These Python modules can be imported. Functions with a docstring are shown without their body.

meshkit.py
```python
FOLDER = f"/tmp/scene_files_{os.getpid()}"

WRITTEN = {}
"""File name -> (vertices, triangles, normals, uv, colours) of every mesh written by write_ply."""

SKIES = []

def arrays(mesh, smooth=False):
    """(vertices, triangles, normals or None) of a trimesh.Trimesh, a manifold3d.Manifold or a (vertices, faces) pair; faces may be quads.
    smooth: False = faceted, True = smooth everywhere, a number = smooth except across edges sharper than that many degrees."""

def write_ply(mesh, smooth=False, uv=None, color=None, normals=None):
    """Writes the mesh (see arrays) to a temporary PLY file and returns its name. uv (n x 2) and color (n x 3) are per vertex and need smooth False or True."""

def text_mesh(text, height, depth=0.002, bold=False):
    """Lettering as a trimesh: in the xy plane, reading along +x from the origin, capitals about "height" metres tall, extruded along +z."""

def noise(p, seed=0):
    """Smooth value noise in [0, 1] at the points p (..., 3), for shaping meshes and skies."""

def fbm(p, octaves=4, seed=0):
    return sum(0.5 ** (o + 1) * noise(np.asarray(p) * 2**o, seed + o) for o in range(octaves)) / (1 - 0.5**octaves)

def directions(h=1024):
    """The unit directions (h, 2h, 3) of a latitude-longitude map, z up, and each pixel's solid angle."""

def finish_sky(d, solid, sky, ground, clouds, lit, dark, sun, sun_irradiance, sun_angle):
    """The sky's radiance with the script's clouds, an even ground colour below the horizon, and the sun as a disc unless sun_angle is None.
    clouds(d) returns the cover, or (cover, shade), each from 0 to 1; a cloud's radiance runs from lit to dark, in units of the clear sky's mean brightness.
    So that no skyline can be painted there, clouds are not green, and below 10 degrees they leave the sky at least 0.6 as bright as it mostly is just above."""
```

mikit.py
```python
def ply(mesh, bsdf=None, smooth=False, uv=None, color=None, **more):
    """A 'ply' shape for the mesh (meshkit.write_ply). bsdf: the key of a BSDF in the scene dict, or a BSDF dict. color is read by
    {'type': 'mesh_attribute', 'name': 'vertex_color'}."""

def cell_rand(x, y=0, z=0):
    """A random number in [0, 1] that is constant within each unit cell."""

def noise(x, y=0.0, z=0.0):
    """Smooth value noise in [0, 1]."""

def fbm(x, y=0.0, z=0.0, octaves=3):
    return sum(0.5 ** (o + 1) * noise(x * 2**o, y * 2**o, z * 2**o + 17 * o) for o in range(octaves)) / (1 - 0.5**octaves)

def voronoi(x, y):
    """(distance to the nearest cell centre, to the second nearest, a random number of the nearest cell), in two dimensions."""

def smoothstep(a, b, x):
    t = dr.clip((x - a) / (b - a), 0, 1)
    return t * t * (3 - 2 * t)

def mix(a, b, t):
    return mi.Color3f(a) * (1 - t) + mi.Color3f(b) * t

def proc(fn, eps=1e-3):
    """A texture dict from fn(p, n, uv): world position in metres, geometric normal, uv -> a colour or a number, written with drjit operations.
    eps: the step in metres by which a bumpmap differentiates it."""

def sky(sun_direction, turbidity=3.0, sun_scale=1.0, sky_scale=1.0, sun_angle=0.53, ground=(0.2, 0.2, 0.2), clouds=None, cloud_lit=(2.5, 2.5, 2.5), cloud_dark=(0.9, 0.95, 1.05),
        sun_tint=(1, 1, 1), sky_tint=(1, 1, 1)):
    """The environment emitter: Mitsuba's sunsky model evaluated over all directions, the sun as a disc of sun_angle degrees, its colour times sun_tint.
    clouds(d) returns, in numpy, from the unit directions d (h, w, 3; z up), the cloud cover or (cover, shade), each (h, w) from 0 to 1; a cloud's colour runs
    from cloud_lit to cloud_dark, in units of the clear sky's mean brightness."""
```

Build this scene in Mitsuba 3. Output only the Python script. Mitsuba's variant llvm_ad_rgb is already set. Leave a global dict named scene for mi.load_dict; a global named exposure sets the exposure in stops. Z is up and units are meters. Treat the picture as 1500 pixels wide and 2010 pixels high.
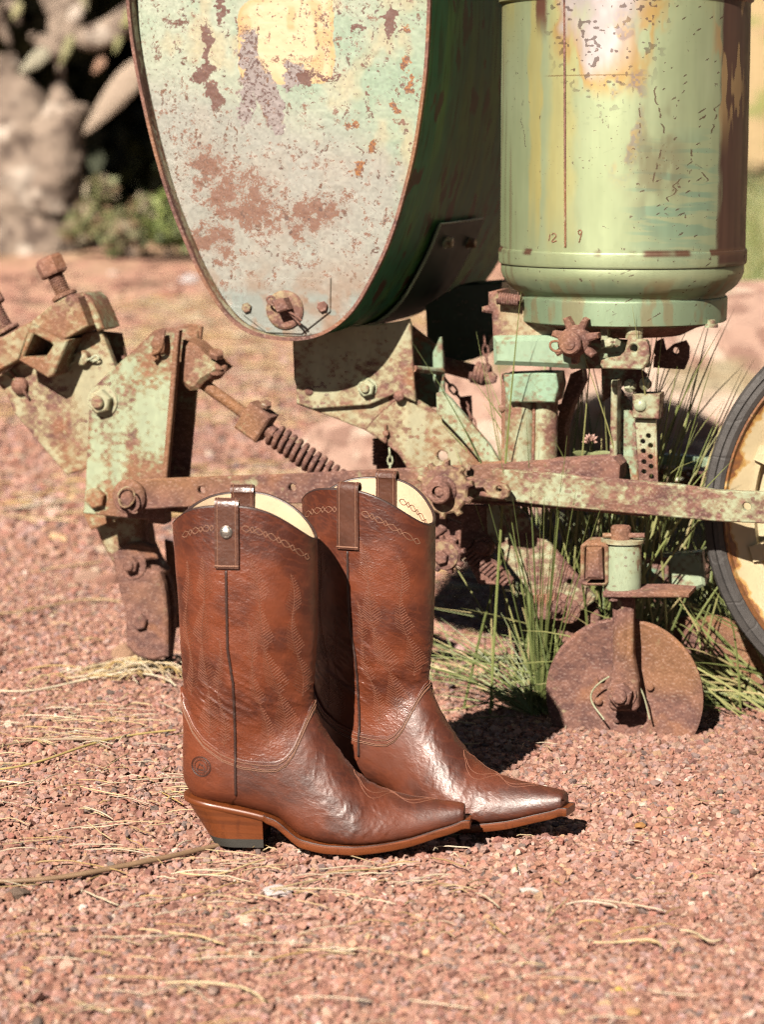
import math, numpy as np, trimesh, mitsuba as mi, drjit as dr, mikit, meshkit
from mikit import noise, fbm, smoothstep, mix, proc
from scipy.interpolate import PchipInterpolator, CubicSpline
from scipy.spatial import cKDTree
from shapely.geometry import Polygon, Point

T = mi.ScalarTransform4f
scene, labels = {}, {}

# ------------------------------------------------------------------ camera, sky, exposure
FOCAL, CAM_H, CAM_D, PITCH = 4900.0, 0.75, 2.6, math.radians(8.5)     # focal length in photo pixels (1500 wide)
CAM = np.array([0.0, -CAM_D, CAM_H])
FWD = np.array([0.0, math.cos(PITCH), -math.sin(PITCH)])
CUP = np.array([0.0, math.sin(PITCH), math.cos(PITCH)])
scene['camera'] = {'type': 'thinlens', 'fov': 2 * math.degrees(math.atan(750 / FOCAL)), 'fov_axis': 'x',
                   'aperture_radius': 0.0085, 'focus_distance': 2.86, 'near_clip': 0.2, 'far_clip': 600.0,
                   'to_world': T().look_at(CAM.tolist(), (CAM + FWD).tolist(), CUP.tolist())}
SUN_AZ, SUN_EL = math.radians(-22.0), math.radians(35.0)
SUN = (math.sin(SUN_AZ) * math.cos(SUN_EL), -math.cos(SUN_AZ) * math.cos(SUN_EL), math.sin(SUN_EL))
scene['sky'] = mikit.sky(SUN, turbidity=3, sky_scale=0.13, sun_tint=(0.94, 1.04, 1.30), sky_tint=(1.0, 0.95, 0.88))
exposure = 3.52

ALB = 0.45                                                # scales all base colours down, so bounced light lifts shadows less


# ------------------------------------------------------------------ survey helpers: where a sight line meets a plane
def sight(px, py):
    d = FWD * FOCAL + np.array([1.0, 0, 0]) * (px - 750.0) + CUP * (1005.0 - py)
    return d / np.linalg.norm(d)

PSI = math.radians(16.0)                                  # the machine stands turned by this much
UU = np.array([math.cos(PSI), -math.sin(PSI), 0.0])       # along the machine, to the right
WW = np.array([math.sin(PSI), math.cos(PSI), 0.0])        # across it, away from the viewer
ZZ = np.array([0.0, 0, 1.0])
ORG = np.array([0.311, 0.534, 0.0])                       # foot of the covering disc

def P(px, py, w=0.0):
    """(along, height) in the machine's own frame of the point seen there on its upright plane w."""
    d = sight(px, py)
    t = (w - (CAM - ORG) @ WW) / (d @ WW)
    q = CAM + d * t - ORG
    return np.array([q @ UU, q[2]])

def PP(pts, w=0.0):
    return np.array([P(a, b, w) for a, b in pts])

def world(u, z, w):
    u, z, w = np.broadcast_arrays(np.asarray(u, float), np.asarray(z, float), np.asarray(w, float))
    return ORG + u[..., None] * UU + w[..., None] * WW + z[..., None] * ZZ

def W3(px, py, w=0.0):
    u, z = P(px, py, w)
    return world(u, z, w)

def ground_at(px, py, z=0.0):
    d = sight(px, py)
    return CAM + d * ((z - CAM[2]) / d[2])

def at_depth(px, py, y):
    d = sight(px, py)
    return CAM + d * ((y - CAM[1]) / d[1])

# ------------------------------------------------------------------ mesh helpers
def cat(ms):
    return trimesh.util.concatenate(ms)

def key_for(parent, name):
    base = f'{parent}__{name}' if parent else name
    k, i = base, 0
    while k in scene or k in labels:
        i += 1
        k = f'{base}_{i:03d}'
    return k

def add(parent, name, mesh, bsdf, uv=None, smooth=32, color=None, label=None, category=None, group=None, kind=None):
    k = key_for(parent, name)
    if smooth is True or smooth is False:
        m = mesh
    else:
        m = mesh.copy()
        m.merge_vertices(digits_vertex=6)
        m = trimesh.graph.smooth_shade(m, angle=math.radians(smooth), facet_minarea=None)
    n = len(m.vertices)
    args = {}
    if uv is not None:
        uv = np.asarray(uv(m.vertices) if callable(uv) else uv, float)
        args['uv'] = np.tile(uv, (n, 1)) if uv.ndim == 1 else uv
    if color is not None:
        color = np.asarray(color, float) * ALB
        args['color'] = np.tile(color, (n, 1)) if color.ndim == 1 else color
    scene[k] = mikit.ply(m, bsdf, smooth=(smooth is not False), **args)
    tag(k, label, category, group, kind)
    return k

def tag(k, label=None, category=None, group=None, kind=None):
    d = {a: b for a, b in (('label', label), ('category', category), ('group', group), ('kind', kind)) if b}
    if d:
        labels[k] = d
    return k

def inset(loop, c):
    """Moves each vertex of a closed loop to its left by c (mitred)."""
    p = np.asarray(loop, float)
    e = np.roll(p, -1, 0) - p
    e /= np.linalg.norm(e, axis=1, keepdims=True) + 1e-12
    n = np.stack([-e[:, 1], e[:, 0]], 1)
    a = np.roll(n, 1, 0)
    m = a + n
    return p + m * (c / np.maximum(0.35, 0.5 * (m * m).sum(1)) / 1.0)[:, None]

def ccw(p, want=True):
    p = np.asarray(p, float)
    area = 0.5 * np.sum(p[:, 0] * np.roll(p[:, 1], -1) - np.roll(p[:, 0], -1) * p[:, 1])
    return p if (area > 0) == want else p[::-1]

def disc_loop(c, r, n=14, ry=None):
    a = np.arange(n) * 2 * np.pi / n
    return np.stack([c[0] + r * np.cos(a), c[1] + (ry or r) * np.sin(a)], 1)

def slab(loop, w0, th, holes=(), c=0.0012, edge=0.0):
    """A plate cut to the loop in the machine's (along, height) plane, its front face at w0, chamfered in front."""
    loops = [ccw(loop, True)] + [ccw(h, False) for h in holes]
    for k in (c, c * 0.5, c * 0.2, 1e-5):
        fr = [inset(l, k) for l in loops]
        poly = Polygon(fr[0], fr[1:])
        if poly.is_valid:
            break
    c = k
    v, f, at = [], [], 0
    if not poly.is_valid:
        import traceback; print('BAD POLY', [x.name + ':' + str(x.lineno) for x in traceback.extract_stack()[-4:]])
        poly = poly.buffer(0)
        poly = max(poly.geoms, key=lambda g: g.area) if hasattr(poly, 'geoms') else poly
    tv, tf = trimesh.creation.triangulate_polygon(poly, engine='earcut')
    if edge > 0:
        inner = [inset(l, edge) for l in fr]
        pin = Polygon(inner[0], inner[1:])
        if pin.is_valid and pin.within(poly) and pin.area > 0.2 * poly.area:
            iv, if_ = trimesh.creation.triangulate_polygon(pin, engine='earcut')
            v.append(np.column_stack([iv, np.full(len(iv), w0)])); f.append(np.asarray(if_)); at = len(iv)
            for a_, b_ in zip(fr, inner):
                n = len(a_); i = np.arange(n); j = (i + 1) % n
                v += [np.column_stack([a_, np.full(n, w0)]), np.column_stack([b_, np.full(n, w0)])]
                f += [np.stack([at + i, at + j, at + n + j], 1), np.stack([at + i, at + n + j, at + n + i], 1)]
                at += 2 * n
    for w in ((w0, w0 + th) if at == 0 else (w0 + th,)):
        v.append(np.column_stack([tv, np.full(len(tv), w)])); f.append(np.asarray(tf) + at); at += len(tv)
    for full, ins in zip(loops, fr):
        n = len(full)
        v += [np.column_stack([ins, np.full(n, w0)]), np.column_stack([full, np.full(n, w0 + c)]), np.column_stack([full, np.full(n, w0 + th)]), np.column_stack([ins, np.full(n, w0 + th)])]
        i = np.arange(n); j = (i + 1) % n
        for k in range(3):
            a, b = at + k * n, at + (k + 1) * n
            f += [np.stack([a + i, a + j, b + j], 1), np.stack([a + i, b + j, b + i], 1)]
        at += 4 * n
    v = np.vstack(v)
    m = trimesh.Trimesh(world(v[:, 0], v[:, 1], v[:, 2]), np.vstack(f), process=False)
    m.merge_vertices(digits_vertex=6)
    m.fix_normals()
    return m

def frame(axis):
    a = np.asarray(axis, float); a = a / np.linalg.norm(a)
    x = np.cross(a, [0, 0, 1.0] if abs(a[2]) < 0.9 else [1.0, 0, 0]); x /= np.linalg.norm(x)
    return a, x, np.cross(a, x)

def lathe(base, axis, profile, n=24, phase=0.0):
    """profile: (radius, distance along the axis) pairs."""
    a, x, y = frame(axis)
    ang = np.arange(n) * 2 * np.pi / n + phase
    ring = np.cos(ang)[:, None] * x + np.sin(ang)[:, None] * y
    v = np.vstack([np.asarray(base) + max(r, 1e-5) * ring + a * h for r, h in profile])
    i = np.arange(n); j = (i + 1) % n
    f = []
    for k in range(len(profile) - 1):
        p, q = k * n, (k + 1) * n
        f += [np.stack([p + i, p + j, q + j], 1), np.stack([p + i, q + j, q + i], 1)]
    return trimesh.Trimesh(v, np.vstack(f), process=False)

def tube(pts, r, n=8, cap=True):
    p = np.asarray(pts, float)
    t = np.gradient(p, axis=0); t /= np.linalg.norm(t, axis=1, keepdims=True) + 1e-12
    x = np.zeros_like(p)
    x[0] = frame(t[0])[1]
    for i in range(1, len(p)):
        q = x[i - 1] - t[i] * (x[i - 1] @ t[i]); x[i] = q / (np.linalg.norm(q) + 1e-12)
    y = np.cross(t, x)
    r = np.broadcast_to(np.asarray(r, float), (len(p),))
    a = np.arange(n) * 2 * np.pi / n
    v = (p[:, None] + r[:, None, None] * (np.cos(a)[None, :, None] * x[:, None] + np.sin(a)[None, :, None] * y[:, None])).reshape(-1, 3)
    i, j = np.meshgrid(np.arange(len(p) - 1), np.arange(n), indexing='ij')
    q = np.stack([i * n + j, i * n + (j + 1) % n, (i + 1) * n + (j + 1) % n, (i + 1) * n + j], -1).reshape(-1, 4)
    f = np.vstack([q[:, [0, 1, 2]], q[:, [0, 2, 3]]])
    if cap:
        m = len(p)
        v = np.vstack([v, p[0], p[-1]])
        k = np.arange(n)
        f = np.vstack([f, np.stack([np.full(n, m * n), (k + 1) % n, k], 1), np.stack([np.full(n, m * n + 1), (m - 1) * n + k, (m - 1) * n + (k + 1) % n], 1)])
    return trimesh.Trimesh(v, f, process=False)

def spline(pts, n=24):
    p = np.asarray(pts, float)
    s = np.concatenate([[0], np.cumsum(np.linalg.norm(np.diff(p, axis=0), axis=1))])
    return CubicSpline(s, p)(np.linspace(0, s[-1], n)) if len(p) > 2 else np.linspace(p[0], p[-1], n)

def helix(p0, p1, R, turns, per=14):
    a, x, y = frame(np.asarray(p1) - np.asarray(p0))
    n = int(turns * per)
    s = np.linspace(0, 1, n)
    ang = s * turns * 2 * np.pi
    return np.asarray(p0) + s[:, None] * (np.asarray(p1) - p0) + R * (np.cos(ang)[:, None] * x + np.sin(ang)[:, None] * y)

def thread(p0, p1, r, pitch):
    L = np.linalg.norm(np.asarray(p1) - p0)
    prof = []
    for k in range(int(L / pitch)):
        prof += [(r, k * pitch), (r, k * pitch + 0.35 * pitch), (r * 0.86, k * pitch + 0.6 * pitch), (r * 0.86, k * pitch + 0.8 * pitch)]
    return lathe(p0, np.asarray(p1) - p0, [(0, 0)] + prof + [(r * 0.8, L), (0, L)], 16)

# ------------------------------------------------------------------ materials
def principled(base, rough=0.6, bump=None, scale=1.0, eps=4e-4, **kw):
    if callable(base):
        base = proc(lambda p, n, uv, f=base: f(p, n, uv) * ALB)
    b = {'type': 'principled', 'base_color': base if isinstance(base, dict) else {'type': 'rgb', 'value': [ALB * x for x in base]}, 'roughness': rough, **kw}
    b = {'type': 'twosided', 'b': b}
    if bump is not None:
        b = {'type': 'twosided', 'b': {'type': 'bumpmap', 'arbitrary': proc(bump, eps), 'scale': scale, 'b': b['b']}}
    return b

VC = {'type': 'mesh_attribute', 'name': 'vertex_color'}

def lerp(a, b, t):
    return a + (b - a) * t

def rust_mask(p, uv):
    big, mid, fine = fbm(p.x * 10, p.y * 10, p.z * 10), fbm(p.x * 42 + 7, p.y * 42, p.z * 42), fbm(p.x * 170, p.y * 170, p.z * 170)
    streak = fbm(p.x * 60 + 2, p.y * 60, p.z * 11)
    m = 0.30 * big + 0.17 * mid + 0.27 * fine + 0.26 * streak
    thr = dr.select(uv.x < 0.8, 0.535 + (0.5 - uv.x) * 0.30, 0.445 - (uv.x - 0.8) * 0.65)
    return m - thr

def metal_color(p, n, uv):
    d = rust_mask(p, uv)
    m = smoothstep(-0.075, 0.055, d)
    streak = fbm(p.x * 70, p.y * 70, p.z * 7 + 3)
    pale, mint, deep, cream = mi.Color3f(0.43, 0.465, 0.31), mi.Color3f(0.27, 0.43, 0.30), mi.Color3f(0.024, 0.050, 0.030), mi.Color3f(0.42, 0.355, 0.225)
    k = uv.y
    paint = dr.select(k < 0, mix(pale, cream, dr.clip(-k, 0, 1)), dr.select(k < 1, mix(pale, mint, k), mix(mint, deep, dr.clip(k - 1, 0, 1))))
    paint = paint * (0.74 + 0.36 * streak + 0.16 * noise(p.x * 260, p.y * 260, p.z * 120))
    halo = smoothstep(-0.13, 0.01, d) * 0.75
    paint = mix(paint, paint * mi.Color3f(0.72, 0.52, 0.38), halo)
    r1, r2 = fbm(p.x * 45, p.y * 45 + 9, p.z * 45), noise(p.x * 420, p.y * 420, p.z * 420)
    r3 = fbm(p.x * 130, p.y * 130, p.z * 130 + 4)
    rust = mix(mi.Color3f(0.120, 0.058, 0.050), mi.Color3f(0.27, 0.135, 0.098), smoothstep(0.25, 0.75, 0.5 * r1 + 0.5 * r3))
    rust = mix(rust, mi.Color3f(0.36, 0.155, 0.06), smoothstep(0.58, 0.82, fbm(p.x * 25 + 3, p.y * 25, p.z * 25)) * 0.5)
    rust = mix(rust, mi.Color3f(0.33, 0.165, 0.065), smoothstep(0.48, 0.72, fbm(p.x * 8 + 6, p.y * 8, p.z * 8)) * 0.55)
    rust = mix(rust, mi.Color3f(0.36, 0.26, 0.22), 0.35 * smoothstep(0.55, 0.9, r2))
    rust = rust * (0.75 + 0.5 * r2)
    sp = smoothstep(0.70, 0.80, noise(p.x * 190 + 5, p.y * 190, p.z * 190)) * smoothstep(0.40, 0.60, fbm(p.x * 22, p.y * 22 + 5, p.z * 22)) * smoothstep(0.05, 0.3, uv.x)
    return mix(paint, rust, dr.maximum(m, 0.85 * sp))

def metal_rough(p, n, uv):
    return lerp(mi.Float(0.42), mi.Float(0.85), smoothstep(-0.04, 0.04, rust_mask(p, uv)))

def metal_bump(p, n, uv):
    m = smoothstep(-0.03, 0.03, rust_mask(p, uv))
    return m * (0.6 * noise(p.x * 350, p.y * 350, p.z * 350) + 0.5 * noise(p.x * 800, p.y * 800, p.z * 800) - 0.5) + 0.4 * fbm(p.x * 40, p.y * 40, p.z * 40)

scene['metal'] = principled(metal_color, proc(metal_rough), metal_bump, 0.00045, specular=0.3)
# ------------------------------------------------------------------ ground, gravel, straw
def ground_z(x, y):
    x, y = np.asarray(x, float), np.asarray(y, float)
    far = np.clip(y - 2.4, 0, None)
    z = 0.033 * np.clip(far, 0, 8) + 0.16 * np.clip(y - 11.5, 0, 40) + 0.0
    z = z + np.clip((y - 1.6) / 3, 0, 1) * 0.05 * (meshkit.fbm(np.stack([x * 0.8, y * 0.8, 0 * x], -1), 3) - 0.5)
    z = z + 0.008 * (meshkit.noise(np.stack([x * 6, y * 6, 0 * x], -1)) - 0.5) * np.clip((y + 0.1) / 0.3 + np.abs(x - 0.05) * 4 - 1, 0, 1)
    sh = world(*P(285, 1295, 0.1), 0.1)
    z = z + 0.022 * np.exp(-(((x - sh[0]) / 0.10) ** 2 + ((y - sh[1]) / 0.12) ** 2))
    return z - 0.008

xs = np.concatenate([-np.geomspace(300, 1.4, 40), np.linspace(-1.3, 1.3, 90), np.geomspace(1.4, 300, 40)])
ys = np.concatenate([[-60, -20, -8, -4, -2], np.linspace(-1.2, 3.2, 130), np.geomspace(3.3, 400, 90)])
gx, gy = np.meshgrid(xs, ys)
gz = ground_z(gx, gy)
nx, ny = len(xs), len(ys)
ii, jj = np.meshgrid(np.arange(ny - 1), np.arange(nx - 1), indexing='ij')
q = np.stack([ii * nx + jj, ii * nx + jj + 1, (ii + 1) * nx + jj + 1, (ii + 1) * nx + jj], -1).reshape(-1, 4)
gm = trimesh.Trimesh(np.stack([gx, gy, gz], -1).reshape(-1, 3), np.vstack([q[:, [0, 1, 2]], q[:, [0, 2, 3]]]), process=False)

def ground_color(p, n, uv):
    a = fbm(p.x * 3, p.y * 3, 1.5)
    f = noise(p.x * 60, p.y * 60)
    g = noise(p.x * 17 + 5, p.y * 17)
    c = mix(mi.Color3f(0.37, 0.19, 0.14), mi.Color3f(0.49, 0.285, 0.215), a)
    c = mix(c, mi.Color3f(0.17, 0.075, 0.055), smoothstep(0.55, 0.8, f) * 0.7)
    g2 = fbm(p.x * 5 + 5, p.y * 3.2, 9.0)
    c = mix(c, mi.Color3f(0.50, 0.37, 0.235), smoothstep(0.46, 0.70, 0.6 * g + 0.4 * g2) * 0.55 * smoothstep(1.0, 2.4, p.y))       # trodden straw farther off
    mot = fbm(p.x * 9, p.y * 6, 4.0)
    c = c * (1 - 0.55 * smoothstep(0.50, 0.68, mot) * smoothstep(1.0, 2.4, p.y))
    dry = smoothstep(7.5, 13.0, p.y) * smoothstep(0.35, 0.6, fbm(p.x * 0.7, p.y * 0.7) + 0.25)
    grass = mix(mi.Color3f(0.40, 0.30, 0.16), mi.Color3f(0.22, 0.24, 0.08), smoothstep(0.4, 0.6, fbm(p.x * 1.3, p.y * 0.6 + 4)))
    return mix(c, grass, dry)

def ground_bump(p, n, uv):
    return noise(p.x * 90, p.y * 90) + 0.6 * noise(p.x * 30, p.y * 30)

scene['earth'] = principled(ground_color, 0.95, ground_bump, 0.004, 1e-3, specular=0.2)
add(None, 'ground', gm, 'earth', smooth=True, kind='structure', label='reddish earth under the gravel, rising gently to a dry grassy bank')

def stone_variants(n, pts, flat, r):
    out = []
    for _ in range(n):
        v = r.normal(size=(pts, 3)); v /= np.linalg.norm(v, axis=1, keepdims=True)
        v *= np.array([1, r.uniform(0.62, 0.95), r.uniform(*flat)]) * r.uniform(0.86, 1.0, (pts, 1))
        h = trimesh.convex.convex_hull(v)
        out.append((np.array(h.vertices), np.array(h.faces)))
    return out

def scatter(places, sizes, variants, r, tilt=0.5):
    """All stones as one mesh: (vertices, faces, index of the stone of each vertex)."""
    V, Fc, I, at = [], [], [], 0
    which = r.integers(0, len(variants), len(places))
    for k, (v, f) in enumerate(variants):
        sel = np.nonzero(which == k)[0]
        if not len(sel):
            continue
        a = r.uniform(0, 2 * np.pi, len(sel)); b = r.normal(0, tilt, len(sel))
        ca, sa, cb, sb = np.cos(a), np.sin(a), np.cos(b), np.sin(b)
        R = np.stack([np.stack([ca, -sa * cb, sa * sb], -1), np.stack([sa, ca * cb, -ca * sb], -1), np.stack([0 * a, sb, cb], -1)], 1)
        vs = np.einsum('kij,nj->kni', R, v) * sizes[sel][:, None, None] + places[sel][:, None]
        V.append(vs.reshape(-1, 3)); Fc.append((f[None] + (np.arange(len(sel)) * len(v))[:, None, None] + at).reshape(-1, 3)); I.append(np.repeat(sel, len(v)))
        at += len(sel) * len(v)
    return np.vstack(V), np.vstack(Fc), np.concatenate(I)

def gravel_zone(y0, y1, per_m2, smin, smax, pts, r):
    area = (y1 - y0) * (0.165 * (y0 + y1 + 2 * CAM_D) * 1.0 + 0.1)
    n = int(per_m2 * area)
    d0, d1 = y0 + CAM_D, y1 + CAM_D
    y = np.sqrt(r.uniform(0, 1, n) * (d1 ** 2 - d0 ** 2) + d0 ** 2) - CAM_D
    x = r.uniform(-1, 1, n) * (0.165 * (y + CAM_D) + 0.05)
    s = smin + (smax - smin) * r.beta(1.5, 4.2, n)
    z = ground_z(x, y) + s * r.uniform(0.0, 0.55, n)
    return np.stack([x, y, z], 1), s, pts

gr = np.random.default_rng(11)
PALETTE = np.array([[0.40, 0.215, 0.165], [0.46, 0.26, 0.205], [0.35, 0.17, 0.13], [0.42, 0.26, 0.22], [0.50, 0.32, 0.26], [0.28, 0.145, 0.12], [0.39, 0.26, 0.24], [0.18, 0.13, 0.12], [0.52, 0.33, 0.21], [0.62, 0.49, 0.42]])
PALETTE = PALETTE * [1.03, 1.03, 0.99]
PW = np.array([20, 18, 16, 15, 9, 8, 9, 2.5, 2, 1.0]); PW = PW / PW.sum()
zones = [gravel_zone(-0.75, 0.75, 29000, 0.0022, 0.0105, 12, gr), gravel_zone(0.75, 1.9, 12500, 0.0033, 0.0125, 10, gr), gravel_zone(1.9, 5.2, 4600, 0.006, 0.026, 9, gr)]
vs, fs, cs, at = [], [], [], 0
for places, sizes, pts in zones:
    keep = np.ones(len(places), bool)
    v, f, i = scatter(places[keep], sizes[keep], stone_variants(20, pts, (0.5, 0.85), gr), gr)
    col = PALETTE[gr.choice(len(PALETTE), len(places), p=PW)] * gr.uniform(0.8, 1.2, (len(places), 1)) * gr.uniform(0.95, 1.05, (len(places), 3)) * (0.82 + 0.36 * meshkit.fbm(places * [2.2, 2.2, 0] + 3, 3))[:, None]
    vs.append(v); fs.append(f + at); cs.append(col[i]); at += len(v)

# clods and larger broken stones farther back
n_ = 1500
cy_ = np.sqrt(gr.uniform(0, 1, n_) * (10.5 ** 2 - 4.2 ** 2) + 4.2 ** 2) - CAM_D
cx_ = gr.uniform(-1, 1, n_) * 0.17 * (cy_ + CAM_D)
cs_ = 0.012 + 0.035 * gr.beta(1.2, 4, n_)
places = np.stack([cx_, cy_, ground_z(cx_, cy_) + cs_ * 0.15], 1)
v, f, i = scatter(places, cs_, stone_variants(12, 16, (0.45, 0.8), gr), gr)
col = np.array([[0.36, 0.19, 0.14], [0.28, 0.14, 0.105], [0.44, 0.28, 0.21], [0.52, 0.40, 0.30], [0.22, 0.12, 0.09]])[gr.integers(0, 5, n_)]
vs.append(v); fs.append(f + at); cs.append(col[i]); at += len(v)

def stone_tex_bump(p, n, uv):
    return noise(p.x * 700, p.y * 700, p.z * 700)
scene['stone'] = principled(VC, 0.92, stone_tex_bump, 0.0006, 3e-4, specular=0.25)
gravel = trimesh.Trimesh(np.vstack(vs), np.vstack(fs), process=False)
# faces mostly faceted: split the vertices of each stone softly by averaging face and vertex normals would cost; plain facets read as crushed lava
add(None, 'gravel', gravel, 'stone', smooth=False, color=np.vstack(cs), kind='stuff', label='crushed reddish volcanic gravel covering the yard', category='gravel')

# single stones that stand out
def single_stone(px, py, size, col, label, cat_='stone', z=0.004, squash=0.6, seed=0, w=1.0, group=None):
    r = np.random.default_rng(seed)
    v = r.normal(size=(40, 3)); v /= np.linalg.norm(v, axis=1, keepdims=True)
    v *= np.array([1, w, squash]) * r.uniform(0.85, 1, (40, 1))
    h = trimesh.convex.convex_hull(v).subdivide()
    h.vertices += 0.05 * (meshkit.fbm(h.vertices * 3 + seed, 3)[:, None] - 0.5) * h.vertices
    a = r.uniform(-0.4, 0.4)
    g = ground_at(px, py, 0.0)
    for _ in range(6):
        g = ground_at(px, py, float(ground_z(g[0], g[1])) + z)
    m = h.vertices * size
    h.vertices = np.stack([m[:, 0] * math.cos(a) - m[:, 1] * math.sin(a), m[:, 0] * math.sin(a) + m[:, 1] * math.cos(a), m[:, 2]], 1) + g
    add(None, 'stone', h, 'stone', smooth=25, color=col, label=label, category=cat_, group=group)

single_stone(545, 1748, 0.017, (0.60, 0.52, 0.50), 'flat chalky white stone in the gravel in front of the boots', squash=0.3, seed=3)
single_stone(482, 1802, 0.013, (0.62, 0.45, 0.33), 'pale peach stone in the gravel below the white stone', squash=0.4, seed=4)
single_stone(1040, 1748, 0.013, (0.50, 0.48, 0.45), 'flat light grey stone lying alone right of the boots', squash=0.35, seed=5, w=0.5)
single_stone(1257, 1620, 0.007, (0.43, 0.22, 0.08), 'small ochre orange pebble right of the boot toes', seed=6)
single_stone(1245, 1985, 0.008, (0.48, 0.29, 0.14), 'amber pebble near the bottom edge of the picture', seed=7)
single_stone(1215, 1940, 0.0042, (0.58, 0.42, 0.10), 'tiny bright yellow pebble in the foreground gravel', seed=8)
single_stone(35, 1755, 0.014, (0.17, 0.12, 0.09), 'dark brown stone just below the long dry stick', seed=9)
single_stone(222, 545, 0.045, (0.55, 0.50, 0.49), 'pale stone on the earth left of the tank, farther left of two', seed=10)
single_stone(372, 553, 0.055, (0.55, 0.50, 0.49), 'pale stone on the earth just left of the tank edge', seed=12)
single_stone(255, 600, 0.05, (0.33, 0.16, 0.11), 'reddish stone on the earth behind the clamp bolt', seed=13)
single_stone(330, 590, 0.07, (0.30, 0.14, 0.10), 'larger red brown rock on the earth left of the tank', seed=14)
single_stone(165, 610, 0.04, (0.50, 0.33, 0.24), 'tan stone on the earth behind the clamp bolt', seed=15)
single_stone(240, 1284, 0.024, (0.36, 0.22, 0.14), 'sandy clod of earth at the foot of the rusty shoe', cat_='clod', seed=16, squash=0.7)
single_stone(1190, 725, 0.012, (0.65, 0.58, 0.55), 'white pebble on the earth behind the planter', seed=17)

# straw: a litter of short dry stems, and the long ones by themselves
def straw_mesh(paths, radii, n=5):
    return [tube(p, r, n) for p, r in zip(paths, radii)]
sr = np.random.default_rng(23)
ms, cols = [], []
def straw_at(x, y, L, a, r0, bend, lift, col):
    k = 6
    s = np.linspace(-0.5, 0.5, k)
    ang = a + bend * s
    px_ = x + np.cumsum(np.cos(ang)) * L / k - np.cos(a) * L / 2
    py_ = y + np.cumsum(np.sin(ang)) * L / k - np.sin(a) * L / 2
    z = ground_z(px_, py_) + 0.009 + lift * np.sin(np.pi * (s + 0.5)) + 0.0004 * sr.normal(size=k)
    m = tube(np.stack([px_, py_, z], 1), r0 * np.array([0.7, 1, 1, 1, 1, 0.5]), 5)
    ms.append(m); cols.append(np.tile(np.array(col) * sr.uniform(0.75, 1.15), (len(m.vertices), 1)))
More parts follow.
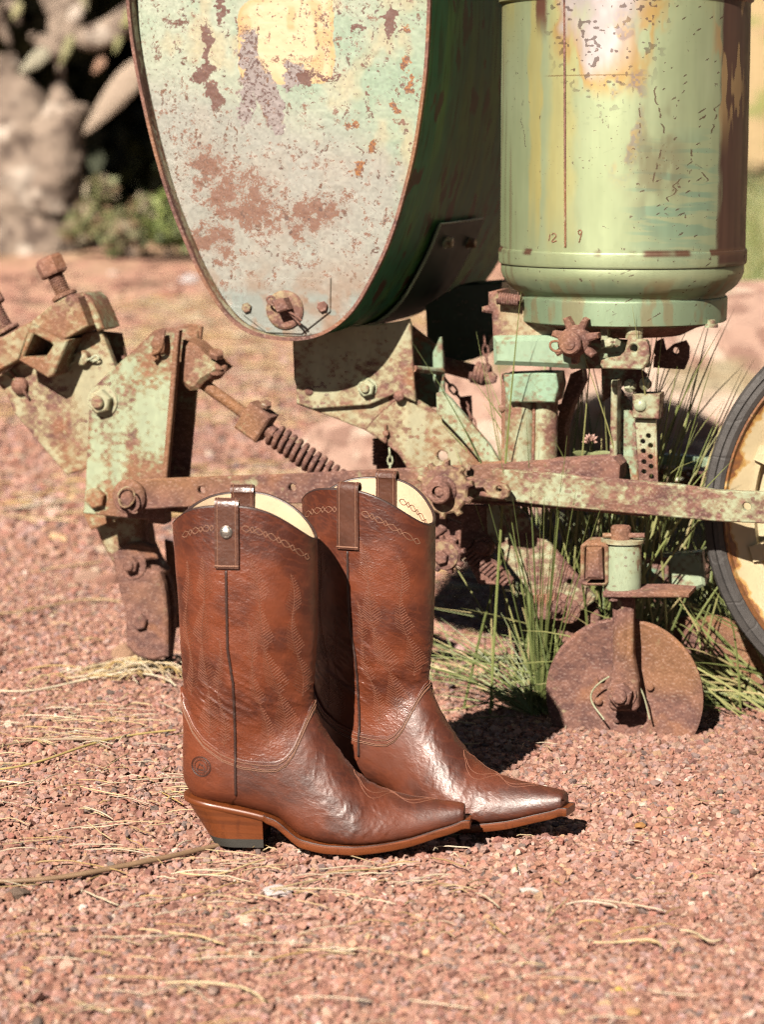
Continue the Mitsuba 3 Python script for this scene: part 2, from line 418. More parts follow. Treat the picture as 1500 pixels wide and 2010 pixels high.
STRAW = [(0.62, 0.48, 0.27), (0.66, 0.56, 0.40), (0.50, 0.35, 0.16), (0.58, 0.40, 0.15), (0.35, 0.24, 0.14)]
for _ in range(1150):
    d = math.sqrt(sr.uniform(1.95 ** 2, 4.6 ** 2)); y = d - CAM_D
    x = sr.uniform(-1, 1) * (0.165 * d)
    clump = meshkit.noise(np.array([x * 3.0, y * 3.0, 3.3]))
    if sr.uniform() > 0.25 + 1.1 * clump or (0.25 < y < 1.1 and x > 0.1 and sr.uniform() < 0.5):
        continue
    straw_at(x, y, 0.006 + 0.05 * sr.beta(1.1, 3.2), sr.normal(0.1, 0.9), sr.uniform(0.0003, 0.0008), sr.normal(0, 0.25), sr.uniform(0, 0.004), STRAW[sr.choice(5, p=[0.35, 0.25, 0.15, 0.1, 0.15])])
for _ in range(260):                                        # longer pale stems, singly
    d = math.sqrt(sr.uniform(1.98 ** 2, 3.3 ** 2)); y = d - CAM_D
    x = sr.uniform(-1, 0.75) * (0.16 * d)
    if x > 0.12 and y > -0.1 or sr.uniform() < 0.35 * (x > 0):
        continue
    straw_at(x, y, sr.uniform(0.03, 0.10), sr.normal(0.05, 0.55), sr.uniform(0.0005, 0.0009), sr.normal(0, 0.25), sr.uniform(0, 0.003), STRAW[sr.choice(4, p=[0.35, 0.4, 0.15, 0.1])])
for _ in range(1900):                                        # farther off, a denser mat
    d = math.sqrt(sr.uniform(4.0 ** 2, 9.5 ** 2)); y = d - CAM_D
    x = sr.uniform(-1, 0.2) * (0.165 * d)
    if meshkit.noise(np.array([x * 1.5, y * 1.5, 7.3])) < 0.42:
        continue
    straw_at(x, y, sr.uniform(0.05, 0.20), sr.normal(0.1, 0.6), sr.uniform(0.0012, 0.0024), sr.normal(0, 0.4), sr.uniform(0, 0.01), STRAW[sr.choice(5, p=[0.4, 0.2, 0.2, 0.1, 0.1])])
g0 = ground_at(285, 1300, 0.02)
for _ in range(110):                                        # the nest of straw at the foot of the shoe
    straw_at(g0[0] + sr.normal(-0.005, 0.05), g0[1] + sr.normal(-0.03, 0.03), sr.uniform(0.03, 0.11), sr.normal(-0.3, 0.8), sr.uniform(0.0006, 0.0013), sr.normal(0, 1.3), sr.uniform(0.0, 0.014), STRAW[sr.choice(5, p=[0.4, 0.4, 0.1, 0.1, 0])])
for cx_, cy_, k in ((180, 1560, 26), (560, 1780, 14), (440, 1735, 16), (1130, 1850, 8), (60, 1450, 30), (640, 1850, 14), (250, 1960, 12), (120, 1400, 16)):
    g = ground_at(cx_, cy_, 0)
    for _ in range(k):
        straw_at(g[0] + sr.normal(0, 0.075), g[1] + sr.normal(0, 0.05), sr.uniform(0.012, 0.07), sr.normal(0.1, 0.75), sr.uniform(0.0003, 0.0008), sr.normal(0, 0.25), sr.uniform(0, 0.004), STRAW[sr.choice(4, p=[0.4, 0.3, 0.2, 0.1])])
scene['straw_dry'] = principled(VC, 0.6, specular=0.4)
add(None, 'straw', cat(ms), 'straw_dry', smooth=True, color=np.vstack(cols), kind='stuff', label='dry straw and chaff strewn over the gravel', category='straw')

def ground_path(pts, lift=0.009):
    out = []
    for a, b in pts:
        g = ground_at(a, b, 0.0)
        for _ in range(5):
            g = ground_at(a, b, float(ground_z(g[0], g[1])) + lift)
        out.append(g)
    return spline(out, 30)

def stem(pts, r, col, name, label, category, group=None, lift=0.009):
    p = ground_path(pts, lift)
    s = np.linspace(0, 1, len(p))
    wob = np.stack([0 * s, 0 * s, 0.0006 * np.sin(9 * s + 3 * pts[0][0])], 1)
    m = tube(p + wob, r * (0.6 + 0.4 * np.sin(np.pi * (0.15 + 0.7 * s))), 7)
    k = meshkit.noise(m.vertices * 120)[:, None]
    add(None, name, m, 'straw_dry', smooth=True, color=np.array(col) * (0.75 + 0.5 * k), label=label, category=category, group=group)

stem([(-20, 1728), (120, 1720), (230, 1702), (330, 1682), (410, 1662), (480, 1648)], 0.0030, (0.30, 0.19, 0.11), 'stick', 'long brown dry stick running under the boot heel from the left', 'stick')
stem([(-20, 1512), (60, 1498), (150, 1470), (250, 1444), (345, 1432)], 0.0016, (0.55, 0.42, 0.16), 'straw_stem', 'long yellow dry stem ending at the back of the left boot', 'straw stem')
stem([(-20, 1475), (80, 1452), (200, 1450), (260, 1442)], 0.0016, (0.36, 0.26, 0.17), 'straw_stem', 'greyish dry stem above the yellow one at the left edge', 'straw stem')
stem([(348, 1712), (410, 1716), (470, 1703), (520, 1686)], 0.0012, (0.66, 0.50, 0.27), 'straw_stem', 'curved pale straw just below the boot heel', 'straw stem')
stem([(-10, 1205), (90, 1190), (190, 1176), (235, 1180)], 0.0016, (0.50, 0.37, 0.19), 'straw_stem', 'tan dry stem on the gravel left of the rusty shoe', 'straw stem')
stem([(-10, 1355), (80, 1352), (180, 1330), (270, 1322), (345, 1345)], 0.0015, (0.66, 0.58, 0.42), 'straw_stem', 'pale dry stem in front of the straw nest', 'straw stem')
stem([(1165, 1850), (1205, 1848), (1285, 1846), (1298, 1856)], 0.0012, (0.66, 0.52, 0.30), 'straw_stem', 'bent straw with a dark joint in the right foreground', 'straw stem')
stem([(1335, 1825), (1370, 1832), (1390, 1845), (1415, 1842)], 0.0012, (0.68, 0.56, 0.36), 'straw_stem', 'kinked thick straw at far right in the foreground', 'straw stem')
stem([(1112, 1774), (1180, 1770), (1212, 1782)], 0.0012, (0.66, 0.55, 0.42), 'straw_stem', 'slightly arched pale straw below the grey stone', 'straw stem')
stem([(330, 1828), (420, 1845), (440, 1852)], 0.0012, (0.64, 0.48, 0.26), 'straw_stem', 'pale straw in the foreground below the long stick', 'straw stem')
stem([(325, 1930), (440, 1930), (520, 1965)], 0.0012, (0.68, 0.56, 0.34), 'straw_stem', 'broad straw near the bottom edge left of middle', 'straw stem')
stem([(60, 1122), (140, 1110), (200, 1102)], 0.0012, (0.62, 0.48, 0.26), 'straw_stem', 'thin straw behind the tan stem at left', 'straw stem')
# ------------------------------------------------------------------ the boots
# stations from toe tip to shaft top: front/top point, bottom/back point, half width, widest position, exponents
ST = np.array([
    # Fx     Fz     Bx     Bz     w     tm    nt   nb
    [.2985, .0452, .2985, .0320, .0112, -.40, 2.6, 3.2],
    [.2960, .0468, .2960, .0305, .0125, -.45, 2.3, 3.2],
    [.2700, .0500, .2700, .0225, .0195, -.50, 1.80, 3.2],
    [.2400, .0535, .2400, .0145, .0295, -.55, 1.65, 3.4],
    [.2100, .0610, .2100, .0105, .0395, -.60, 1.65, 3.6],
    [.1850, .0755, .1850, .0090, .0450, -.62, 1.75, 3.6],
    [.1660, .0980, .1600, .0090, .0430, -.60, 1.8, 3.6],
    [.1520, .1180, .1300, .0130, .0385, -.50, 1.9, 3.4],
    [.1435, .1330, .0980, .0340, .0350, -.40, 2.0, 3.2],
    [.1390, .1450, .0500, .0450, .0340, -.35, 2.0, 3.0],
    [.1375, .1530, .0110, .0510, .0340, -.30, 2.0, 2.3],
    [.1368, .1600, -.002, .0740, .0345, -.20, 2.0, 2.0],
    [.1370, .1680, -.002, .1000, .0360, -.10, 2.0, 2.0],
    [.1380, .1800, -.001, .1300, .0385, -.05, 2.0, 2.0],
    [.1400, .2000, -.002, .1700, .0430, 0.0, 2.0, 2.0],
    [.1418, .2280, -.004, .2150, .0475, 0.0, 2.1, 2.1],
    [.1425, .2700, -.007, .2650, .0510, 0.0, 2.15, 2.15],
    [.1420, .3150, -.010, .3130, .0530, 0.0, 2.2, 2.2],
    [.1405, .4000, -.013, .4000, .0540, 0.0, 2.2, 2.2]])
_st = PchipInterpolator(np.arange(len(ST)), ST)
SMAX = len(ST) - 1.0

def boot_raw(s, ph):
    s, ph = np.broadcast_arrays(np.asarray(s, float), np.asarray(ph, float))
    q = _st(np.clip(s, 0, SMAX))
    Fx, Fz, Bx, Bz, w, tm, nt, nb = np.moveaxis(q, -1, 0)
    c, sn = np.cos(ph), np.sin(ph)
    front = c >= 0
    n = np.where(front, nt, nb)
    ac, asn = np.abs(c) ** (2 / n), np.abs(sn) ** (2 / n)
    t = np.where(front, tm + (1 - tm) * ac, tm - (1 + tm) * ac)
    y = w * np.sign(sn) * asn
    x, z = Bx + (Fx - Bx) * (t + 1) / 2, Bz + (Fz - Bz) * (t + 1) / 2
    return np.stack([x, y, z], -1)

def boot_normal(s, ph):
    e = 0.02
    a = boot_raw(np.clip(s + e, 0, SMAX), ph) - boot_raw(np.clip(s - e, 0, SMAX), ph)
    b = boot_raw(s, ph + e) - boot_raw(s, ph - e)
    n = np.cross(b, a)
    return n / (np.linalg.norm(n, axis=-1, keepdims=True) + 1e-12)

def boot_pos(s, ph, off=0.0, seed=0.0):
    """The leather's surface with its folds."""
    p, n = boot_raw(s, ph), boot_normal(s, ph)
    x, y, z = p[..., 0], p[..., 1], p[..., 2]
    shaft = np.clip((z - 0.10) / 0.06, 0, 1)
    lo = meshkit.fbm(np.stack([x * 22, y * 22 + seed, z * 11], -1), 3) - 0.5
    fold = meshkit.fbm(np.stack([x * 30 + 5, y * 30 + seed, z * 75 + x * 45], -1), 3)
    fold = np.clip(1 - np.abs(fold - 0.5) * 7, 0, 1)
    ankle = np.exp(-((z - 0.155) / 0.045) ** 2)
    vamp = np.clip((x - 0.12) / 0.03, 0, 1) * np.clip((0.25 - x) / 0.04, 0, 1) * np.clip((0.16 - z) / 0.02, 0, 1)
    wv = meshkit.fbm(np.stack([x * 95, y * 40 + seed, z * 60], -1), 3)
    wv = np.clip(1 - np.abs(wv - 0.5) * 8, 0, 1)
    rows = np.cos((x - 0.165 + 0.25 * np.abs(y)) * 2 * np.pi / 0.0125) * np.exp(-((x - 0.19) / 0.03) ** 2) * np.clip((z - 0.05) / 0.03, 0, 1) * np.clip(1 - np.abs(y) / 0.02, 0, 1)
    d = shaft * (0.0042 * lo + 0.0009 * fold * (0.15 + 1.2 * ankle)) + vamp * (0.0005 * wv) + 0.0011 * rows
    return p + n * (d + off)[..., None]

def seam_height(x):
    X = np.array([-.02, -.002, .004, .012, .025, .045, .065, .09, .103, .112, .120, .1275, .135, .1385, .15])
    Z = np.array([.172, .168, .150, .134, .119, .106, .0985, .0955, .0965, .102, .113, .131, .152, .160, .166])
    return np.interp(x, X, Z)

NPH = 200
PH = np.arange(NPH) * 2 * np.pi / NPH
_ss = np.linspace(6, 16, 900)

def seam_s(ph):
    p = boot_raw(_ss[:, None], np.asarray(ph)[None])
    f = p[..., 2] - seam_height(p[..., 0])
    return _ss[np.argmax(f > 0, axis=0)]

def rim_z(ph):
    c = np.cos(ph)
    return 0.371 - np.where(c > 0, 0.040 * np.abs(c) ** 1.9, 0.026 * np.abs(c) ** 3.2)

_st2 = np.linspace(14, SMAX, 2500)
def top_s(ph, dz=0.0):
    p = boot_raw(_st2[:, None], np.asarray(ph)[None])
    return _st2[np.argmax(p[..., 2] > rim_z(np.asarray(ph))[None] + dz, axis=0)]

def smooth_ring(a, k=3):
    for _ in range(k):
        a = 0.25 * np.roll(a, 1) + 0.5 * a + 0.25 * np.roll(a, -1)
    return a

SEAM, TOP = smooth_ring(seam_s(PH), 2), smooth_ring(top_s(PH), 2)

def grid_mesh(pts, close=True):
    r, c = pts.shape[:2]
    i, j = np.meshgrid(np.arange(r - 1), np.arange(c if close else c - 1), indexing='ij')
    k = (j + 1) % c
    qd = np.stack([i * c + j, i * c + k, (i + 1) * c + k, (i + 1) * c + j], -1).reshape(-1, 4)
    return trimesh.Trimesh(pts.reshape(-1, 3), np.vstack([qd[:, [0, 1, 2]], qd[:, [0, 2, 3]]]), process=False)

def leather(kind):
    def color(p, n, uv):
        z = p.z
        a = fbm(p.x * 26, p.y * 26, p.z * 26)
        b = fbm(p.x * 90, p.y * 90, p.z * 60)
        vein = 1 - dr.abs(fbm(p.x * 60 + 4, p.y * 60, p.z * 105 + 40 * p.x) - 0.5) * 12
        light, dark = (mi.Color3f(0.205, 0.050, 0.018), mi.Color3f(0.075, 0.018, 0.009)) if kind != 'vamp' else (mi.Color3f(0.160, 0.039, 0.015), mi.Color3f(0.062, 0.016, 0.008))
        t = smoothstep(0.30, 0.66, a) * 0.7 + 0.3 * b
        if kind == 'shaft':
            t = t * (1 - 0.85 * smoothstep(0.305, 0.338, z + 0.03 * (a - 0.5)))     # burnished towards the rim
        elif kind == 'counter':
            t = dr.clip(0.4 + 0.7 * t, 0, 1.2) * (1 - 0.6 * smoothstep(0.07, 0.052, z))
        c = mix(dark, light, t)
        return mix(c, light * 1.25, dr.clip(vein, 0, 1) * 0.28)
    return color

def leather_rough(p, n, uv):
    return 0.30 + 0.26 * fbm(p.x * 60, p.y * 60, p.z * 60)

def leather_bump_of(amount):
    def leather_bump(p, n, uv):
        g = fbm(p.x * 150, p.y * 150, p.z * 150 + 60 * p.x)
        crease = 1 - dr.minimum(dr.abs(fbm(p.x * 95 + 4, p.y * 95, p.z * 150 + 60 * p.x) - 0.5) * 12, 1)
        c2 = 1 - dr.minimum(dr.abs(fbm(p.x * 200 + 9, p.y * 200, p.z * 260 - 90 * p.x) - 0.5) * 9, 1)
        return amount * (0.8 * crease + 0.6 * c2) + 0.5 * g + 0.18 * noise(p.x * 900, p.y * 900, p.z * 900)
    return leather_bump

scene['shaft_leather'] = principled(leather('shaft'), proc(leather_rough), leather_bump_of(0.20), 0.0008, specular=0.5)
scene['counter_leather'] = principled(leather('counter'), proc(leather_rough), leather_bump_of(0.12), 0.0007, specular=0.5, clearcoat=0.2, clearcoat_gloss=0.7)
scene['vamp_leather'] = principled(leather('vamp'), proc(lambda p, n, uv: 0.37 + 0.20 * fbm(p.x * 60, p.y * 60, p.z * 60)), leather_bump_of(0.16), 0.0005, specular=0.5, clearcoat=0.12, clearcoat_gloss=0.5)

def plain(name, col, rough, var=0.25, f=80.0, bump=None, scale=0.0004, **kw):
    def color(p, n, uv):
        return mi.Color3f(*col) * (1 - var + 2 * var * fbm(p.x * f, p.y * f, p.z * f))
    scene[name] = principled(color, rough, bump, scale, **kw)

plain('lining', (0.74, 0.56, 0.36), 0.75, 0.14, 50)
plain('strap_leather', (0.105, 0.042, 0.026), 0.36, 0.35, 60, lambda p, n, uv: fbm(p.x * 260, p.y * 260, p.z * 260), 0.0005)
plain('edge_leather', (0.05, 0.022, 0.016), 0.5, 0.2)
plain('thread_tan', (0.27, 0.125, 0.070), 0.7, 0.15, 300)
plain('thread_brown', (0.25, 0.090, 0.045), 0.7, 0.2, 300)
def sole_color(p, n, uv):
    ply_ = noise(p.z * 420, p.x * 5, p.y * 5)
    lay_ = mikit.cell_rand(dr.floor((p.z + 0.03 * p.x) * 230))
    scuff = smoothstep(0.60, 0.75, fbm(p.x * 130, p.y * 130, p.z * 40))
    return (0.80 + 0.35 * lay_) * mix(mi.Color3f(1, 1, 1), mi.Color3f(0.62, 0.58, 0.55), scuff * 0.6) * mix(mi.Color3f(0.145, 0.034, 0.008), mi.Color3f(0.225, 0.060, 0.013), 0.6 * fbm(p.x * 30, p.y * 30, p.z * 90) + 0.4 * ply_)
scene['sole_leather'] = principled(sole_color, 0.38, specular=0.5, clearcoat=0.3)
scene['heel_rubber'] = principled((0.035, 0.032, 0.024), 0.75)
scene['silver'] = principled((0.42, 0.38, 0.33), 0.38, lambda p, n, uv: noise(p.x * 900, p.y * 900, p.z * 900), 0.0003, metallic=0.9)

def build_boot(at, yaw, strap_x, label, concho, stamp, seed):
    ca, sa = math.cos(yaw), math.sin(yaw)
    def put(v):
        v = np.asarray(v, float)
        y = v[..., 1]
        return np.stack([at[0] + v[..., 0] * ca - y * sa, at[1] + v[..., 0] * sa + y * ca, at[2] + v[..., 2]], -1)
    def part(parent, name, m, bsdf, smooth=True, own=None, **kw):
        o = np.array(m.vertices)
        m = trimesh.Trimesh(put(o), m.faces, process=False)
        return add(parent, name, m, bsdf, smooth=smooth, **kw)
    key = key_for(None, 'cowboy_boot')
    tag(key, label, 'boot')
    bp = lambda s, ph, off=0.0: boot_pos(s, ph, off, seed)
    # shaft: outer face, rolled rim
    v = np.linspace(0, 1, 170)[:, None]
    s = (SEAM - 0.4)[None] * (1 - v) + TOP[None] * v
    part(key, 'shaft', grid_mesh(bp(s, PH[None])), 'shaft_leather')
    v = np.linspace(0, 1, 60)[:, None]
    s = 13.2 * (1 - v) + TOP[None] * v
    part(key, 'lining', grid_mesh(bp(s, PH[None], -0.0028)[::-1]), 'lining')
    a = np.linspace(0, np.pi, 9)
    base, nn = bp(TOP, PH), boot_normal(TOP, PH)
    nn = nn * [1, 1, 0]; nn /= np.linalg.norm(nn, axis=1, keepdims=True)
    rim = base[None] + nn[None] * (-0.0014 + 0.0018 * np.cos(a))[:, None, None] + np.array([0, 0, 1.0]) * (0.0020 * np.sin(a))[:, None, None]
    part(key, 'rim_binding', grid_mesh(rim), 'edge_leather')
    # vamp lies over the shaft, the counter over the vamp's rear; their upper edge is folded in
    th = 0.0016
    side = np.pi / 2
    xp = np.concatenate([PH - 2 * np.pi, PH, PH + 2 * np.pi])
    seam_at = lambda ph: np.interp(ph, xp, np.tile(SEAM, 3))
    v = np.linspace(0, 1, 170)[:, None]
    pts = bp(SEAM[None] * v, PH[None], th)
    pts = np.concatenate([pts, bp(SEAM, PH, th * 0.55)[None] + [0, 0, 0.0006], bp(SEAM, PH, -0.001)[None]])
    part(key, 'vamp', grid_mesh(pts), 'vamp_leather')
    XS = strap_x + 0.004                                                  # where the piping runs down the side
    _sg = np.linspace(9.02, SMAX, 500)
    _pg = np.linspace(0.05, np.pi, 700)
    gx_ = boot_raw(_sg[:, None], _pg[None])[..., 0]
    split = _pg[np.argmax(gx_ < XS - 0.02 * np.clip((_sg[:, None] - 14) / 4, 0, 0.25), axis=1)]
    split_at = lambda q: np.interp(q, _sg, split)
    k = np.linspace(0, 1, 130)[None]
    v = np.linspace(0, 1, 120)[:, None]
    ph = np.pi + (k - 0.5) * np.pi + 0 * v
    for _ in range(12):
        s = 9.05 * (1 - v) + seam_at(ph) * v
        p0 = split_at(s)
        ph = p0 * (1 - k) + (2 * np.pi - p0) * k
    pts = bp(s, ph, th + 0.0007)
    pts = np.concatenate([pts, bp(s[-1], ph[-1], th * 0.5)[None] + [0, 0, 0.0006], bp(s[-1], ph[-1], -0.001)[None]])
    part(key, 'heel_counter', grid_mesh(pts, close=False), 'counter_leather')
    toe = bp(np.zeros(NPH), PH, th)
    c0 = toe.mean(0)
    part(key, 'toe_tip', grid_mesh(np.stack([toe, c0 + (toe - c0) * 0.5 + [0.0006, 0, 0], np.repeat(c0[None] + [0.0008, 0, 0], NPH, 0)])), 'vamp_leather')
    # side piping, seam stitching
    near = [1, -1]
    for sg in near:
        zs_ = boot_raw(_sg, split)[:, 2]
        ok = (zs_ < 0.306) & (_sg > 9.1)
        pts = bp(_sg[ok][::3], sg * split[ok][::3], 0.0006 + 0.0016 * np.clip((0.105 - zs_[ok][::3]) / 0.01, 0, 1))
        part(key, 'side_piping', tube(pts, 0.0015, 8), 'edge_leather')
    # lookup from the side view (length, height) to the surface
    S_, H_ = np.meshgrid(np.linspace(8, SMAX, 420), np.linspace(0.02, np.pi - 0.02, 300), indexing='ij')
    raw = boot_raw(S_, H_).reshape(-1, 3)
    tree = cKDTree(raw[:, [0, 2]])
    Sf, Hf = S_.ravel(), H_.ravel()
    def lay(xz, sg, off):
        d, i = tree.query(np.asarray(xz), k=6)
        w = 1 / (d + 2e-4) ** 2; w /= w.sum(1, keepdims=True)
        return bp((Sf[i] * w).sum(1), sg * (Hf[i] * w).sum(1), off)
    st = []
    for sg in near:
        for dz, off in ((-0.0035, th + 0.0008), (-0.0080, th + 0.0008), (-0.0098, th + 0.0008)):
            x = np.linspace(0.0, 0.139, 90)
            xz = np.stack([x, seam_height(x) + dz], 1)
            st.append(tube(lay(xz, sg, off + 0.0001), 0.00045, 5))
    part(key, 'seam_stitching', cat(st), 'thread_tan', kind='stuff')
    toe_st = []
    for sd in (-1, 1):
        for amp, x1 in ((0.0085, 0.268), (0.0060, 0.262)):
            x = np.linspace(0.180, x1, 40); f = (x - 0.180) / (x1 - 0.180)
            ph_ = sd * (0.04 + amp / 0.014 * np.abs(np.sin(f * np.pi * 2.0)) * (1 - 0.35 * f))
            ss = np.interp(x, ST[:9, 0][::-1], np.arange(9)[::-1])
            toe_st.append(tube(bp(ss, ph_, th + 0.0001), 0.00040, 5))
    part(key, 'toe_stitching', cat(toe_st), 'thread_brown', kind='stuff')
    # chain of loops below the rim, inside and outside
    def chain(sg, off):
        out = []
        for x0, x1 in ((0.004, strap_x - 0.0145), (strap_x + 0.0155, 0.137)):
            n = int(round((x1 - x0) / 0.0135))
            for k in range(n):
                xa, xb = x0 + (x1 - x0) * k / n, x0 + (x1 - x0) * (k + 1) / n
                x = np.linspace(xa, xb, 22)
                f = (x - xa) / (xb - xa)
                def zr(x):
                    c = np.clip((x - 0.065) / 0.0765, -1, 1)
                    return 0.371 - np.where(c > 0, 0.040 * np.abs(c) ** 1.9, 0.026 * np.abs(c) ** 3.2) - 0.0215
                big = np.where(f < 0.68, np.sin(np.pi * f / 0.68), 0) * 0.0032
                tri = np.where(f >= 0.68, 1 - np.abs((f - 0.84) / 0.16), 0) * 0.0034
                for sign in (1, -1):
                    xz = np.stack([x, zr(x) + sign * (big + tri)], 1)
                    out.append(tube(lay(xz, sg, off), 0.00050, 5))
        return out
    part(key, 'chain_stitching', cat([m for sg in near for m in chain(sg, 0.0002)]), 'thread_tan', kind='stuff')
    part(key, 'lining_stitching', cat([m for sg in near for m in chain(sg, -0.0031)]), 'thread_tan', kind='stuff')
    # flame stitching: rows of feathered leaves up the shaft
    fl = []
    leaves = [((.112, .118), (.078, .318), .015, 4), ((.128, .165), (.118, .300), .011, 3), ((.092, .110), (.073, .25), .009, 3),
              ((.030, .122), (.026, .318), .014, 4), ((.010, .165), (.008, .312), .009, 3), ((.046, .112), (.043, .23), .007, 2)]
    for sg in near:
        for (xa, za), (xb, zb), wd, lobes in leaves:
            n = int((zb - za) / 0.0030)
            f = np.linspace(0, 1, n)
            cx = xa + (xb - xa) * f + 0.003 * np.sin(f * 9)
            cz = za + (zb - za) * f
            lobe = (f * lobes) % 1.0                          # each lobe wide at its foot, pointed at its top
            half = wd * (0.10 + 0.9 * (1 - lobe) ** 0.8 * np.clip(lobe * 8, 0, 1)) * (1 - 0.3 * f)
            for sd in (-1, 1):
                for k in range(n - 1):
                    q_ = np.linspace(0.06, 1, 4)
                    xz = np.stack([cx[k] + sd * half[k] * q_, cz[k] + 0.75 * half[k] * q_], 1)
                    fl.append(tube(lay(xz, sg, 0.00012), 0.00030, 4, cap=False))
            fl.append(tube(lay(np.stack([cx, cz], 1), sg, 0.00012), 0.00032, 4, cap=False))
    part(key, 'flame_stitching', cat(fl), 'thread_brown', kind='stuff')
    # pull straps
    for i, sg in enumerate((-1, 1)):
        x0, half = strap_x, 0.0126
        zz = np.linspace(0.307, 0.371, 16)
        inn = np.linspace(0.371, 0.312, 12)
        def strip(x):
            o = lay(np.stack([np.full(16, x), zz], 1), sg, 0.0022) 
            t_ = o[-1]
            arc = [np.array([x, t_[1] - sg * 0.0048 * (1 - math.cos(b)), t_[2] + 0.0085 * math.sin(b)]) for b in np.linspace(0.25, np.pi - 0.25, 9)]
            n_ = lay(np.stack([np.full(12, x), inn], 1), sg, -0.0058)
            return np.vstack([o, arc, n_])
        rows = np.stack([strip(x0 + half * k) for k in np.linspace(-1, 1, 7)], 1)
        d = np.gradient(rows, axis=0); e = np.gradient(rows, axis=1)
        nr = np.cross(d, e); nr /= np.linalg.norm(nr, axis=-1, keepdims=True)
        out_, in_ = rows + nr * 0.0011, rows - nr * 0.0011
        loop = np.concatenate([out_, in_[:, ::-1]], 1)
        sk = part(key, 'pull_strap', grid_mesh(loop), 'strap_leather', smooth=40)
        for k in (0.12, 0.88):
            ln = rows[:, 0] * (1 - k) + rows[:, -1] * k
            nn_ = nr[:, 3]
            for sgn in (1, -1):
                part(sk, 'edge_stitch', tube(ln + nn_ * 0.00125 * sgn, 0.00045, 5), 'thread_tan')
        bar = lay(np.stack([np.linspace(x0 - half, x0 + half, 8), np.full(8, 0.3095)], 1), sg, 0.0034)
        part(sk, 'bar_tack', tube(bar, 0.0010, 6), 'thread_tan')
        if concho and sg == -1:
            c = lay([[x0, 0.3455]], sg, 0.0034)[0]
            part(sk, 'stud', lathe(c, [0, sg, 0.12], [(0.0068, 0), (0.0066, 0.0012), (0.0052, 0.0019), (0.0046, 0.0015), (0.003, 0.0021), (0, 0.0023)], 24), 'silver', smooth=40, label='round silver stud on the pull strap')
    # round stamp on the counter
    if stamp:
        sg = -1
        c = np.array([0.0215, 0.0885]); st = []
        ring = np.linspace(0, 2 * np.pi, 49)
        for r in (0.0108, 0.0098, 0.0068):
            st.append(tube(lay(np.stack([c[0] + r * np.cos(ring), c[1] + r * np.sin(ring)], 1), sg, th + 0.0010), 0.00035, 5, cap=False))
        for k in range(26):
            a_ = k * 2 * np.pi / 26
            st.append(tube(lay(np.array([[c[0] + r * math.cos(a_), c[1] + r * math.sin(a_)] for r in (0.0076, 0.0084, 0.0091)]), sg, th + 0.0010), 0.00033, 4))
        for tri in ([(-.0045, -.003), (-.001, .0032), (.0006, .0004), (.0018, .002), (.0046, -.003), (-.0045, -.003)], [(-.0052, -.0042), (.0052, -.0042)]):
            q_ = np.array(tri) + c
            q_ = np.vstack([np.linspace(q_[k], q_[k + 1], 6) for k in range(len(q_) - 1)])
            st.append(tube(lay(q_, sg, th + 0.0010), 0.0004, 5))
        part(key, 'stamp', cat(st), 'edge_leather', kind='stuff', label='round emblem with a mountain stamped into the heel counter')
    # sole: outline in plan, follows the upper's lower edge
    bx = ST[:11, 2][::-1]; bz = ST[:11, 3][::-1]; bw = ST[:11, 4][::-1]
    X = np.concatenate([0.033 - 0.0365 * np.cos(np.linspace(0, np.pi / 2, 14)), np.linspace(0.037, 0.305, 70), [0.3065]])
    wq = np.interp(X, bx, bw) + 0.0042
    wq = np.where(X < 0.09, np.maximum(np.minimum(wq, 0.0345), 0.0), wq)
    wq = np.where(X < 0.033, 0.0345 * np.sqrt(np.clip(1 - ((0.033 - X) / 0.0366) ** 2, 1e-4, 1)), wq)
    wq[-1] -= 0.001
    zt = PchipInterpolator(np.r_[-0.01, bx], np.r_[0.0525, bz])(np.clip(X, -0.01, 0.2985)) + 0.0004
    tk = np.interp(X, [0, 0.09, 0.13, 0.3], [0.006, 0.0065, 0.0085, 0.0085])
    ring = []
    for x, w_, z_, k_ in zip(X, wq, zt, tk):
        prof = [(-w_ + 0.0012, z_), (w_ - 0.0012, z_), (w_, z_ - 0.0012), (w_, z_ - k_ * 0.5), (w_ - 0.0004, z_ - k_ + 0.001), (w_ - 0.0014, z_ - k_), (-w_ + 0.0014, z_ - k_), (-w_ + 0.0004, z_ - k_ + 0.001), (-w_, z_ - k_ * 0.5), (-w_, z_ - 0.0012)]
        ring.append([(x, a_, b_) for a_, b_ in prof])
    ring = np.array(ring)
    sm = grid_mesh(ring)
    n_ = ring.shape[1]
    caps = []
    for end, base_ in ((ring[0], 0), (ring[-1], (len(ring) - 1) * n_)):
        caps += [[base_, base_ + k, base_ + k + 1] for k in range(1, n_ - 1)]
    sm = trimesh.Trimesh(sm.vertices, np.vstack([sm.faces, caps]), process=False)
    sk = part(key, 'sole', sm, 'sole_leather', smooth=35)
    # welt stitches
    wl = []
    for sg in (1, -1):
        sel = X > 0.085
        pth = np.stack([X[sel], sg * (wq[sel] - 0.0022), zt[sel] + 0.0002], 1)
        wl.append(tube(pth, 0.0008, 5))
    part(sk, 'welt_stitching', cat(wl), 'edge_leather', kind='stuff')
